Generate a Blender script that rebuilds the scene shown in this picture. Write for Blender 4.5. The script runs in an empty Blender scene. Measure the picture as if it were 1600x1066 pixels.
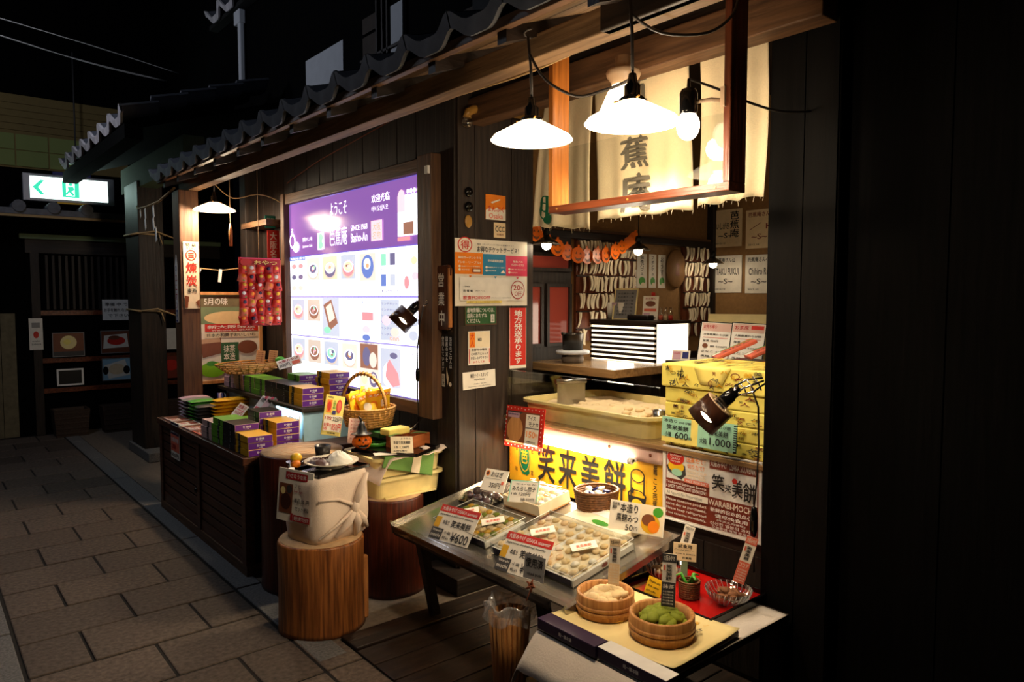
import bpy, math, random
from mathutils import Matrix, Vector
random.seed(7)
S = bpy.context.scene
COL = S.collection
# ------------------------------------------------------------------ camera
cam_d = bpy.data.cameras.new('camera'); cam = bpy.data.objects.new('camera', cam_d); COL.objects.link(cam)
cam_d.sensor_width = 36.0; cam_d.lens = 36.0 * 1130.0 / 1600.0; cam_d.clip_start = 0.05; cam_d.clip_end = 200
cam.location = (0, 0, 1.5)
cam.rotation_euler = (math.radians(90 - 3.494), 0, math.radians(-39.853))
S.camera = cam
# ------------------------------------------------------------------ world (night, nearly black)
W = bpy.data.worlds.new('night'); S.world = W; W.use_nodes = True
W.node_tree.nodes['Background'].inputs[0].default_value = (0.30, 0.42, 0.60, 1)
W.node_tree.nodes['Background'].inputs[1].default_value = 0.0012
# ------------------------------------------------------------------ view
S.view_settings.view_transform = 'Standard'; S.view_settings.look = 'None'
S.view_settings.exposure = 0.25; S.view_settings.gamma = 1.0; S.view_settings.use_curve_mapping = False

def light(name, kind, loc, energy, col=(1, .75, .48), rad=.04, rot=None, size=None, size_y=None, spot=None, blend=.5):
    d = bpy.data.lights.new(name, kind); d.energy = energy; d.color = col
    if kind in ('POINT', 'SPOT'): d.shadow_soft_size = rad
    if kind == 'AREA':
        d.size = size
        if size_y: d.shape = 'RECTANGLE'; d.size_y = size_y
    if kind == 'SPOT': d.spot_size = math.radians(spot); d.spot_blend = blend
    o = bpy.data.objects.new(name, d); COL.objects.link(o); o.location = loc
    if rot: o.rotation_euler = [math.radians(a) for a in rot]
    return o
def aim(o, tgt):
    d = Vector(tgt) - Vector(o.location)
    o.rotation_euler = d.to_track_quat('-Z', 'Y').to_euler()
# added unseen fills: cool over the lane and by the roofs, warm nearby
light('lane_fill', 'POINT', (-0.6, 5.0, 4.6), 46, (.72, .82, 1.0), .15)
light('roof_side_fill', 'POINT', (0.25, 6.3, 3.45), 20, (.86, .88, 1.0), .12)
light('near_lane_fill', 'POINT', (-0.9, 2.6, 3.2), .6, (1, .70, .5), .15)

# ------------------------------------------------------------------ materials
MATS = {}
def lin(c):
    return tuple(((x / 255.) / 12.92 if x / 255. <= .04045 else ((x / 255. + .055) / 1.055) ** 2.4) for x in c)
def nodes(name):
    m = bpy.data.materials.new(name); m.use_nodes = True; MATS[name] = m
    nt = m.node_tree; return m, nt, nt.nodes, nt.links, nt.nodes['Principled BSDF']
def mat(name, c, rough=.6, metal=0., var=.12, scale=18., bump=0., spec=.4, stretch=(1, 1, 1), c2=None, coat=0., sss=0.):
    m, nt, N, L, b = nodes(name); c = lin(c); c2 = lin(c2) if c2 else tuple(x * (1 - var) for x in c)
    b.inputs['Roughness'].default_value = rough; b.inputs['Metallic'].default_value = metal
    b.inputs['Specular IOR Level'].default_value = spec
    if coat: b.inputs['Coat Weight'].default_value = coat; b.inputs['Coat Roughness'].default_value = .05
    tc = N.new('ShaderNodeTexCoord'); mp = N.new('ShaderNodeMapping'); mp.inputs['Scale'].default_value = stretch
    nz = N.new('ShaderNodeTexNoise'); nz.inputs['Scale'].default_value = scale; nz.inputs['Detail'].default_value = 5
    L.new(tc.outputs['Object'], mp.inputs[0]); L.new(mp.outputs[0], nz.inputs['Vector'])
    rp = N.new('ShaderNodeValToRGB'); rp.color_ramp.elements[0].position = .32; rp.color_ramp.elements[1].position = .68
    rp.color_ramp.elements[0].color = (*c2, 1); rp.color_ramp.elements[1].color = (*c, 1)
    L.new(nz.outputs[0], rp.inputs[0]); L.new(rp.outputs[0], b.inputs['Base Color'])
    if bump:
        bp = N.new('ShaderNodeBump'); bp.inputs['Strength'].default_value = bump; bp.inputs['Distance'].default_value = .01
        L.new(nz.outputs[0], bp.inputs['Height']); L.new(bp.outputs[0], b.inputs['Normal'])
    return m
def wood(name, c, c2, axis='Z', rough=.55, k=9., bump=.25, spec=.35):
    st = {'X': (.6, k, k), 'Y': (k, .6, k), 'Z': (k, k, .6)}[axis]
    return mat(name, c, rough, 0, 0, 6., bump, spec, st, c2)
def emit(name, c, s):
    m, nt, N, L, b = nodes(name); c = lin(c)
    b.inputs['Base Color'].default_value = (*[x * .6 for x in c], 1); b.inputs['Roughness'].default_value = .12
    b.inputs['Emission Color'].default_value = (*c, 1); b.inputs['Emission Strength'].default_value = s
    return m
def thin(name, tint=(1, 1, 1), refl=.07, rough=.02, ior=1.5):
    m, nt, N, L, b = nodes(name); N.remove(b)
    t = N.new('ShaderNodeBsdfTransparent'); t.inputs[0].default_value = (*tint, 1)
    g = N.new('ShaderNodeBsdfGlossy'); g.inputs['Roughness'].default_value = rough
    fr = N.new('ShaderNodeLayerWeight'); fr.inputs[0].default_value = .5
    pw = N.new('ShaderNodeMath'); pw.operation = 'POWER'; pw.inputs[1].default_value = 4.0; L.new(fr.outputs['Facing'], pw.inputs[0])
    ad = N.new('ShaderNodeMath'); ad.operation = 'ADD'; ad.use_clamp = True; ad.inputs[1].default_value = refl
    mx = N.new('ShaderNodeMixShader'); L.new(pw.outputs[0], ad.inputs[0]); L.new(ad.outputs[0], mx.inputs[0])
    L.new(t.outputs[0], mx.inputs[1]); L.new(g.outputs[0], mx.inputs[2])
    L.new(mx.outputs[0], N['Material Output'].inputs[0])
    return m
# woods
wood('dark_z', (44, 33, 26), (22, 16, 13), 'Z'); wood('dark_y', (44, 32, 25), (22, 16, 13), 'Y'); wood('dark_x', (44, 32, 25), (22, 16, 13), 'X')
wood('pillar_wood', (60, 48, 40), (38, 30, 26), 'Z', .45)
wood('brown_z', (104, 72, 48), (66, 44, 30), 'Z'); wood('brown_y', (112, 80, 54), (72, 50, 34), 'Y'); wood('brown_x', (112, 80, 54), (72, 50, 34), 'X')
wood('eave_wood', (134, 106, 76), (92, 70, 48), 'Y', .7); wood('counter_wood', (92, 54, 36), (56, 32, 22), 'Y', .4)
wood('counter_slat', (82, 46, 30), (50, 28, 19), 'Y', .45)
wood('amber_lit', (178, 108, 44), (130, 76, 30), 'Z', .35); wood('red_brown', (120, 62, 36), (78, 38, 22), 'Y', .3)
wood('red_brown_z', (110, 56, 34), (70, 34, 20), 'Z', .3)
wood('log', (168, 104, 52), (96, 54, 26), 'Z', .35, 14.); wood('log_dark', (92, 40, 24), (50, 22, 14), 'Z', .35, 14.)
mat('log_end', (196, 160, 118), .6, 0, .25, 22, .2); wood('log_pale', (206, 140, 82), (176, 112, 60), 'Z', .4)
wood('tub_wood', (206, 150, 88), (164, 106, 56), 'Z', .4, 16.); wood('deck', (46, 31, 21), (26, 17, 12), 'X', .5)
wood('pine', (214, 158, 100), (186, 128, 76), 'Z', .5); wood('plaque_wood', (92, 50, 28), (54, 28, 16), 'Z', .35); wood('plaque_edge', (190, 124, 66), (150, 92, 48), 'Z')
wood('box_orange', (176, 100, 52), (140, 74, 36), 'X', .45); wood('slab', (150, 118, 80), (120, 92, 60), 'Y', .25)
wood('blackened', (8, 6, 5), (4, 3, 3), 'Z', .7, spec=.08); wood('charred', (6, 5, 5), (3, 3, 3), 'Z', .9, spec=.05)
# stones, plaster
mat('paving', (112, 96, 84), .75, 0, .55, 48, .4); mat('mortar', (34, 30, 27), .95, 0, .3, 30); mat('granite', (120, 118, 116), .8, 0, .5, 90, .3)
mat('concrete', (120, 108, 96), .85, 0, .3, 35, .2); mat('tile', (92, 94, 102), .5, 0, .4, 14, .15, .4); mat('tile_pale', (196, 190, 192), .55, 0, .3, 14, .15)
mat('plaster', (190, 192, 196), .85, 0, .08, 10); mat('tan_wall', (146, 108, 64), .85, 0, .18, 50, .1); mat('stone_panel', (120, 108, 80), .8, 0, .3, 20)
mat('black_wall', (12, 10, 9), .8, 0, .3, 10); mat('ceiling_dark', (60, 48, 38), .8, 0, .3, 10); mat('zinc', (150, 150, 156), .4, .6, .1)
# every paving stone a slightly different tone
_nt = MATS['paving'].node_tree; _oi = _nt.nodes.new('ShaderNodeObjectInfo'); _mr = _nt.nodes.new('ShaderNodeMapRange'); _mr.inputs['To Min'].default_value = .62; _mr.inputs['To Max'].default_value = 1.08
_mx = _nt.nodes.new('ShaderNodeMix'); _mx.data_type = 'RGBA'; _mx.blend_type = 'MULTIPLY'; _mx.inputs[0].default_value = 1.0
_src = [n for n in _nt.nodes if n.type == 'VALTORGB'][0]; _b = _nt.nodes['Principled BSDF']
_nt.links.new(_oi.outputs['Random'], _mr.inputs[0]); _nt.links.new(_src.outputs[0], _mx.inputs[6]); _nt.links.new(_mr.outputs[0], _mx.inputs[7]); _nt.links.new(_mx.outputs[2], _b.inputs['Base Color'])
# plain stuff
for n, c, r in [('white', (235, 232, 226), .55), ('paper', (236, 228, 212), .6), ('paper_warm', (238, 222, 190), .6), ('ink', (26, 22, 22), .6), ('red', (206, 44, 30), .5),
                ('crimson', (170, 28, 34), .5), ('orange', (240, 132, 24), .5), ('blue', (44, 132, 176), .5), ('pink', (222, 66, 100), .5), ('green', (44, 92, 48), .5),
                ('leaf', (70, 150, 46), .45), ('grey', (128, 126, 124), .5), ('darkgrey', (60, 58, 58), .5), ('navy', (36, 40, 110), .5), ('mint', (160, 214, 186), .55),
                ('gold', (222, 168, 34), .4), ('yellow', (244, 196, 30), .45), ('paleyellow', (246, 226, 120), .5), ('purple', (92, 36, 132), .4), ('deep_purple', (40, 22, 58), .35),
                ('boxgreen', (104, 168, 40), .4), ('boxblack', (26, 26, 30), .3), ('boxpink', (214, 178, 168), .45), ('boxlilac', (196, 160, 176), .45), ('boxyellow', (238, 178, 22), .4),
                ('cream', (238, 218, 150), .45), ('brownprint', (126, 48, 30), .5), ('salmon', (226, 110, 84), .55), ('black', (14, 13, 13), .4), ('blackgloss', (12, 11, 11), .12),
                ('lacquer_red', (168, 20, 18), .12), ('lacquer_black', (14, 10, 10), .12), ('pumpkin', (238, 110, 16), .35), ('twine', (170, 140, 96), .8), ('shide', (220, 218, 214), .7),
                ('cord', (40, 34, 30), .5), ('porcelain', (238, 228, 206), .2), ('rice', (244, 240, 228), .6), ('curry', (66, 34, 22), .4), ('egg', (244, 196, 50), .3), ('eggwhite', (246, 236, 220), .3),
                ('cup', (44, 40, 40), .35), ('kinako', (232, 206, 164), .85), ('mochi', (232, 204, 152), .6), ('matcha', (128, 138, 30), .75), ('cocoa', (120, 76, 44), .8), ('sesame', (214, 190, 150), .7),
                ('brass', (176, 130, 60), .35), ('skin_fruit', (126, 190, 30), .35), ('chocolate', (120, 68, 42), .5), ('rust', (120, 60, 30), .8), ('teal', (30, 130, 110), .5), ('lightblue', (150, 190, 210), .4),
                ('sesame_paste', (196, 160, 130), .6), ('silver_wrap', (196, 194, 196), .3), ('tatami_green', (88, 120, 62), .8), ('ohagi', (58, 30, 30), .6), ('signyellow', (240, 180, 40), .4), ('signgreen', (16, 110, 74), .45),
                ('inkgrey', (150, 146, 138), .6), ('dyegrey', (104, 98, 86), .8), ('fadedgreen', (120, 140, 106), .8), ('redpane', (196, 82, 66), .5), ('shoji', (150, 160, 120), .7), ('blind', (120, 100, 56), .8)]:
    mat(n, c, r, 0, .1, 24)
for n, c in [('noren', (232, 214, 176)), ('wrap_white', (226, 206, 188)), ('table_cloth', (206, 196, 184)), ('towel_green', (104, 146, 72))]:
    mat(n, c, .85, 0, .08, 160, .12)
mat('yellow_wrap', (240, 224, 110), .5, 0, .06, 30); mat('wicker', (204, 150, 78), .55, 0, .4, 60, .3); mat('old_wicker', (62, 44, 32), .7, 0, .4, 60, .3); mat('wicker_dark', (120, 76, 40), .55, 0, .4, 60, .3)
mat('metal_dark', (70, 66, 62), .35, .8, .2); mat('chrome', (220, 220, 224), .15, 1., .05); mat('steel', (170, 166, 160), .28, 1., .1); mat('tray_steel', (176, 170, 160), .22, .9, .12, 8)
mat('porcelain_cap', (190, 160, 130), .4, 0, .1)
mat('disc_wood', (126, 88, 46), .7, 0, .2, 30)
mat('newsprint', (232, 212, 150), .7, 0, .05, 20)
def film(name, white=.25):
    m, nt, N, L, b = nodes(name); N.remove(b)
    t = N.new('ShaderNodeBsdfTransparent'); d = N.new('ShaderNodeBsdfDiffuse'); d.inputs[0].default_value = (.9, .88, .84, 1); g = N.new('ShaderNodeBsdfGlossy'); g.inputs['Roughness'].default_value = .15
    m1 = N.new('ShaderNodeMixShader'); m1.inputs[0].default_value = white; L.new(t.outputs[0], m1.inputs[1]); L.new(d.outputs[0], m1.inputs[2])
    m2 = N.new('ShaderNodeMixShader'); m2.inputs[0].default_value = .22; L.new(m1.outputs[0], m2.inputs[1]); L.new(g.outputs[0], m2.inputs[2]); L.new(m2.outputs[0], N['Material Output'].inputs[0]); return m
film('bag_film')
thin('glass', (.96, .97, .96), .03); thin('acrylic', (.93, .94, .93), .06, .04); thin('cellophane', (.93, .93, .92), .16, .12); thin('cut_glass', (.90, .88, .84), .16, .08); thin('bulb_glass', (1, 1, 1), .05)
# lamps and lit signs
emit('milk_shade', (255, 226, 184), 7.0); emit('bulb', (255, 232, 196), 28.0); emit('tube', (255, 238, 200), 22.0); emit('far_shade', (255, 214, 170), 4.0)
emit('slat_glow', (255, 240, 214), 1.4); emit('exit_white', (226, 255, 246), 2.6); emit('exit_green', (60, 214, 170), 1.0)
emit('b_purple', (140, 94, 172), .9); emit('b_white', (246, 246, 255), 1.7); emit('b_line', (120, 100, 200), .8); emit('b_text', (255, 250, 255), 1.6)
emit('b_blue', (104, 124, 190), 1.2); emit('b_red', (236, 140, 146), 1.25); emit('b_green', (140, 206, 176), 1.3); emit('b_tan', (238, 222, 208), 1.05); emit('b_dark', (112, 106, 140), 1.1)
emit('b_brown', (150, 104, 86), 1.1); emit('b_pink', (255, 204, 214), 1.15); emit('b_grey', (206, 212, 230), .95); emit('b_yellow', (246, 232, 190), 1.0); emit('b_sand', (226, 206, 190), .95); emit('b_orange', (250, 160, 120), 1.3)
emit('cool_glow', (190, 235, 255), 3.0); emit('streak_glow', (255, 240, 210), 6.0); emit('red_window', (160, 66, 50), .10); emit('shoji_glow', (120, 130, 80), .05)

# ------------------------------------------------------------------ mesh helpers
def Rz(a): return Matrix.Rotation(math.radians(a), 4, 'Z')
def Rx(a): return Matrix.Rotation(math.radians(a), 4, 'X')
def Ry(a): return Matrix.Rotation(math.radians(a), 4, 'Y')
def T(x, y, z): return Matrix.Translation((x, y, z))
class MB:
    def __init__(s): s.v = []; s.f = []; s.mi = []; s.sm = []; s.M = None
    def add(s, vs, fs, mi=0, smooth=False):
        o = len(s.v)
        for v in vs: s.v.append(tuple(s.M @ Vector(v)) if s.M else tuple(v))
        for f in fs: s.f.append([i + o for i in f]); s.mi.append(mi); s.sm.append(smooth)
        return s
    def box(s, x0, y0, z0, x1, y1, z1, mi=0):
        if x0 > x1: x0, x1 = x1, x0
        if y0 > y1: y0, y1 = y1, y0
        if z0 > z1: z0, z1 = z1, z0
        vs = [(x0, y0, z0), (x1, y0, z0), (x1, y1, z0), (x0, y1, z0), (x0, y0, z1), (x1, y0, z1), (x1, y1, z1), (x0, y1, z1)]
        m = mi if isinstance(mi, (list, tuple)) else [mi] * 6   # bottom, top, -y, +x, +y, -x
        o = len(s.v); s.add(vs, [], 0)
        for f, k in zip([(0, 3, 2, 1), (4, 5, 6, 7), (0, 1, 5, 4), (1, 2, 6, 5), (2, 3, 7, 6), (3, 0, 4, 7)], m):
            s.f.append([i + o for i in f]); s.mi.append(k); s.sm.append(False)
        return s
    def lathe(s, prof, n=28, mi=0, c=(0, 0, 0), smooth=True, wob=0):
        vs = []; fs = []; k = len(prof)
        ph = random.random() * 6
        for i in range(n):
            a = 2 * math.pi * i / n; w = 1 + wob * (math.sin(3 * a + ph) * .6 + math.sin(5 * a + 2 * ph) * .4)
            for r, z in prof: vs.append((c[0] + r * w * math.cos(a), c[1] + r * w * math.sin(a), c[2] + z))
        for i in range(n):
            j = (i + 1) % n
            for q in range(k - 1): fs.append((i * k + q, j * k + q, j * k + q + 1, i * k + q + 1))
        s.add(vs, fs, mi, smooth)
        o = len(s.v) - n * k
        if prof[0][0] > 1e-5: s.f.append([o + i * k for i in range(n)][::-1]); s.mi.append(mi); s.sm.append(False)
        if prof[-1][0] > 1e-5: s.f.append([o + i * k + k - 1 for i in range(n)]); s.mi.append(mi); s.sm.append(False)
        return s
    def shell(s, prof, n=28, mi=0, c=(0, 0, 0)):      # closed loop profile revolved (a dish, bowl, tub)
        vs = []; fs = []; k = len(prof)
        for i in range(n):
            a = 2 * math.pi * i / n
            for r, z in prof: vs.append((c[0] + r * math.cos(a), c[1] + r * math.sin(a), c[2] + z))
        for i in range(n):
            j = (i + 1) % n
            for q in range(k): fs.append((i * k + q, j * k + q, j * k + (q + 1) % k, i * k + (q + 1) % k))
        return s.add(vs, fs, mi, True)
    def cyl(s, p, q, r, r2=None, n=16, mi=0, smooth=True):
        p = Vector(p); q = Vector(q); r2 = r if r2 is None else r2; d = (q - p)
        rot = d.to_track_quat('Z', 'Y').to_matrix().to_4x4(); M0 = s.M
        s.M = (M0 if M0 else Matrix()) @ Matrix.Translation(p) @ rot
        s.lathe([(r, 0), (r2, d.length)], n, mi, (0, 0, 0), smooth); s.M = M0; return s
    def tube(s, pts, r, n=7, mi=0):
        pts = [Vector(p) for p in pts]; vs = []; fs = []; k = len(pts)
        up = Vector((0.13, 0.21, 0.97))
        for i, p in enumerate(pts):
            t = (pts[min(i + 1, k - 1)] - pts[max(i - 1, 0)]).normalized()
            u = t.cross(up); u = u.normalized() if u.length > 1e-4 else Vector((1, 0, 0)); w = t.cross(u)
            rr = r[i] if isinstance(r, (list, tuple)) else r
            for j in range(n):
                a = 2 * math.pi * j / n; vs.append(p + (u * math.cos(a) + w * math.sin(a)) * rr)
        for i in range(k - 1):
            for j in range(n): fs.append((i * n + j, i * n + (j + 1) % n, (i + 1) * n + (j + 1) % n, (i + 1) * n + j))
        fs.append(tuple(range(n))[::-1]); fs.append(tuple((k - 1) * n + j for j in range(n)))
        return s.add(vs, fs, mi, True)
    def ball(s, c, r, n=14, m=8, mi=0, sc=(1, 1, 1), wob=0):
        vs = []; fs = []
        for i in range(m + 1):
            th = math.pi * i / m
            for j in range(n):
                a = 2 * math.pi * j / n; k = 1 + (random.random() - .5) * wob
                vs.append((c[0] + r * sc[0] * k * math.sin(th) * math.cos(a), c[1] + r * sc[1] * k * math.sin(th) * math.sin(a), c[2] + r * sc[2] * k * math.cos(th)))
        for i in range(m):
            for j in range(n): fs.append((i * n + j, (i + 1) * n + j, (i + 1) * n + (j + 1) % n, i * n + (j + 1) % n))
        return s.add(vs, fs, mi, True)
    def prism(s, poly, z0, z1, mi=0):
        n = len(poly); vs = [(x, y, z0) for x, y in poly] + [(x, y, z1) for x, y in poly]
        fs = [tuple(range(n))[::-1], tuple(range(n, 2 * n))] + [(i, (i + 1) % n, n + (i + 1) % n, n + i) for i in range(n)]
        return s.add(vs, fs, mi)
    def grid(s, fn, nu, nv, mi=0, smooth=True, thick=0):
        vs = [fn(i / nu, j / nv) for i in range(nu + 1) for j in range(nv + 1)]
        fs = [(i * (nv + 1) + j, (i + 1) * (nv + 1) + j, (i + 1) * (nv + 1) + j + 1, i * (nv + 1) + j + 1) for i in range(nu) for j in range(nv)]
        return s.add(vs, fs, mi, smooth)
    def build(s, name, mats, parent=None, loc=None, rot=None, bev=0, solid=0):
        me = bpy.data.meshes.new(name); me.from_pydata(s.v, [], s.f)
        for m in ([mats] if isinstance(mats, str) else mats): me.materials.append(MATS[m])
        me.polygons.foreach_set('material_index', s.mi); me.polygons.foreach_set('use_smooth', s.sm); me.update()
        o = bpy.data.objects.new(name, me); COL.objects.link(o)
        if loc is not None: o.location = loc
        if rot is not None: o.rotation_euler = [math.radians(a) for a in rot]
        if parent is not None: o.parent = parent
        if solid: md = o.modifiers.new('solid', 'SOLIDIFY'); md.thickness = solid; md.offset = 0
        if bev: md = o.modifiers.new('bevel', 'BEVEL'); md.width = bev; md.segments = 2; md.limit_method = 'ANGLE'
        return o
def tag(o, label=None, cat=None, group=None, kind=None):
    if label: o['label'] = label
    if cat: o['category'] = cat
    if group: o['group'] = group
    if kind: o['kind'] = kind
    return o
def thing(name, label, cat, loc=(0, 0, 0), rz=0, group=None):
    o = bpy.data.objects.new(name, None); COL.objects.link(o); o.empty_display_size = .05
    o.location = loc; o.rotation_euler = (0, 0, math.radians(rz)); return tag(o, label, cat, group)
def dup(root, loc=None, rz=None, label=None, group=None):
    r = root.copy(); COL.objects.link(r)
    if loc is not None: r.location = loc
    if rz is not None: r.rotation_euler = (0, 0, math.radians(rz))
    if label: r['label'] = label
    if group: r['group'] = group
    for ch in list(root.children):
        c = ch.copy(); COL.objects.link(c); c.parent = r
        for g in list(ch.children):
            d = g.copy(); COL.objects.link(d); d.parent = c
    return r
def st(o): o['kind'] = 'structure'; return o
def B(*a): return MB().box(*a)
# ------------------------------------------------------------------ lettering: flat print on signs
TXT = {}
TS = bpy.data.scenes.new('lettering_workshop')     # scratch scene, only to turn lettering into outlines; removed at the end
def text_mesh(s):
    if s in TXT: return TXT[s]
    cu = bpy.data.curves.new('lettering', 'FONT'); cu.body = s; cu.size = 1; cu.resolution_u = 2; cu.space_line = 1.0
    ob = bpy.data.objects.new('lettering', cu); TS.collection.objects.link(ob)
    TS.view_layers[0].update(); dg = TS.view_layers[0].depsgraph
    ev = ob.evaluated_get(dg); me = ev.to_mesh()
    vs = [(v.co.x, v.co.y) for v in me.vertices]; fs = [tuple(p.vertices) for p in me.polygons]
    ev.to_mesh_clear(); bpy.data.objects.remove(ob); bpy.data.curves.remove(cu)
    if vs:
        x0 = min(v[0] for v in vs); x1 = max(v[0] for v in vs); y0 = min(v[1] for v in vs); y1 = max(v[1] for v in vs)
        vs = [((x - x0) / max(x1 - x0, 1e-6), (y1 - y) / max(y1 - y0, 1e-6)) for x, y in vs]
    TXT[s] = (vs, fs); return TXT[s]
def printed(els, w, h, parent, name='printed_design', eps=.00025, z0=.0006):
    """els in fractions of the panel (x right, y down): r x0 y0 x1 y1 m | t x0 y0 x1 y1 str m [v] | e cx cy rx ry m | o (ring) cx cy rx ry m t | p [(x,y)] m.
    The panel lies in its local XZ plane, print in front of it (-Y)."""
    mb = MB(); mats = []; d = z0
    def mi(m):
        if m not in mats: mats.append(m)
        return mats.index(m)
    def pt(x, y): return ((x - .5) * w, -d, (.5 - y) * h)
    for e in els:
        k = e[0]; d += eps
        if k == 'r':
            x0, y0, x1, y1, m = e[1:6]; mb.add([pt(x0, y1), pt(x1, y1), pt(x1, y0), pt(x0, y0)], [(0, 1, 2, 3)], mi(m))
        elif k == 't':
            x0, y0, x1, y1, s, m = e[1:7]
            if len(e) > 7: s = '\n'.join(s)
            vs, fs = text_mesh(s); rows = s.count('\n') + 1; n_ = max(len(q) for q in s.split('\n')); bx, by = .020 / n_, .018 / rows
            for sx, sy in (((0, 0),) if m.startswith('b_') else ((-1, -.6), (1, -.6), (0, 1))): d += .00006; mb.add([pt(x0 + (u + sx * bx) * (x1 - x0), y0 + (v + sy * by) * (y1 - y0)) for u, v in vs], fs, mi(m))
        elif k == 'e':
            cx, cy, rx, ry, m = e[1:6]; n = 20
            mb.add([pt(cx + rx * math.cos(6.2832 * i / n), cy + ry * math.sin(6.2832 * i / n)) for i in range(n)], [tuple(range(n))[::-1]], mi(m))
        elif k == 'o':
            cx, cy, rx, ry, m, t = e[1:7]; n = 24; vs = []
            for i in range(n):
                a = 6.2832 * i / n
                vs += [pt(cx + rx * math.cos(a), cy + ry * math.sin(a)), pt(cx + rx * (1 - t) * math.cos(a), cy + ry * (1 - t) * math.sin(a))]
            mb.add(vs, [(2 * i, 2 * i + 1, (2 * i + 3) % (2 * n), (2 * i + 2) % (2 * n)) for i in range(n)], mi(m))
        elif k == 'p':
            mb.add([pt(x, y) for x, y in e[1]], [tuple(range(len(e[1])))], mi(e[2]))
    return mb.build(name, mats, parent)
def frame_mat(c, face, tilt=0, roll=0):
    """matrix of a panel at c: face 'S' looks to -Y (down the lane to the camera), 'W' looks to -X (to the street); number = yaw"""
    yaw = {'S': 0, 'W': -90}.get(face, face)
    return T(*c) @ Rz(yaw) @ Rx(-tilt) @ Ry(roll)
def card(name, label, cat, c, face, w, h, base, els, tilt=0, roll=0, th=.003, bev=0, rim=None, group=None, parent=None):
    mb = B(-w / 2, 0, -h / 2, w / 2, th, h / 2)
    o = mb.build(name, base, None, bev=bev); o.matrix_basis = frame_mat(c, face, tilt, roll)
    if rim:
        rw, rm, rd = rim; r = MB()
        r.box(-w / 2 - rw, -rd, h / 2, w / 2 + rw, th, h / 2 + rw).box(-w / 2 - rw, -rd, -h / 2 - rw, w / 2 + rw, th, -h / 2)
        r.box(-w / 2 - rw, -rd, -h / 2, -w / 2, th, h / 2).box(w / 2, -rd, -h / 2, w / 2 + rw, th, h / 2); r.build('frame', rm, o)
    if els: printed(els, w, h, o)
    return tag(o, label, cat, group)
# ================================================================== THE SETTING
# ---- lane paving: mortar bed, every stone an object
floor = st(B(-2.5, -1, -.12, 3.2, 10, -.007).build('floor', 'mortar'))
xs_a = [-.16, .304, .769, 1.234]; xs_b = [.071, .536, 1.002, 1.234]
stone_cache = {}
def stone(x0, y0, x1, y1, m='paving', name='paving_stone', parent=None, z=0):
    g = .005; key = (round(x1 - x0, 3), round(y1 - y0, 3), m)
    if key not in stone_cache:
        o = B(g, g, -.05, x1 - x0 - g, y1 - y0 - g, 0).build(name, m, parent, bev=.006); stone_cache[key] = o
    else:
        o = stone_cache[key].copy(); COL.objects.link(o); o.parent = parent; o.name = name
    o.location = (x0, y0, z + random.uniform(-.003, .001)); return o
for k in range(-4, 18):
    y0 = 2.99 + .346 * k; xs = xs_a if k % 2 == 0 else xs_b
    for a, b in zip(xs[:-1], xs[1:]):
        if b <= .31: continue
        stone(max(a, .304), y0, b, y0 + .346, parent=floor)
    if y0 < 2.7: stone(1.234, y0, 1.404, y0 + .346, parent=floor)
for k in range(9): stone(.15, 1.0 + k * .95, .30, 1.95 + k * .95, 'granite', 'border_stone', floor)
for k in range(14):
    for j in range(2): stone(-.95 + .55 * j, 2.0 + .5 * k, -.95 + .55 * (j + 1), 2.5 + .5 * k, parent=floor, z=-.004)
kerb = st(B(1.24, 2.72, -.05, 1.372, 9.3, -.004).build('kerb', 'mortar'))
for k in range(7): stone(1.238, 2.72 + .976 * k, 1.374, 3.696 + .976 * k, 'granite', 'kerb_stone', kerb, .004)
st(B(1.374, 2.857, -.05, 2.6, 9.3, -.002).build('floor_yard', 'concrete'))
# ---- wooden step in front of the sweets counter
deck = st(B(1.42, .3, -.05, 2.46, 2.7, -.008).build('floor_deck', 'black_wall'))
B(1.405, 2.712, -.05, 2.6, 2.857, .012).build('sill_beam', 'deck', deck, bev=.006)
for k in range(14): B(1.405, 2.708 - .155 * (k + 1) + .006, -.04, 2.46, 2.708 - .155 * k, .002).build('plank', 'deck', deck, bev=.004)
# ---- shop front: wall behind the light board, dark end wall with the notices
wb = st(B(2.16, 3.03, 0, 2.26, 5.8, 2.75).build('wall_front', 'dark_z'))
for k in range(13): B(2.150, 3.19 + .2 * k, .05, 2.161, 3.385 + .2 * k, 2.7).build('board', 'dark_z', wb, bev=.003)
B(2.135, 3.014, .09, 2.26, 3.18, 2.7).build('corner_post', 'dark_z', wb, bev=.004)
we = st(B(2.26, 3.01, 0, 2.655, 3.2, 2.75).build('wall_end', 'black_wall'))
for a, b in ((2.15, 2.255), (2.258, 2.50), (2.503, 2.655)): B(a, 3.0, .09, b, 3.012, 2.75).build('board', 'pillar_wood', we, bev=.002)
B(2.05, 2.885, 0, 2.462, 3.19, .088).build('footing_stone', 'dark_x', we, bev=.006)
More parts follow.
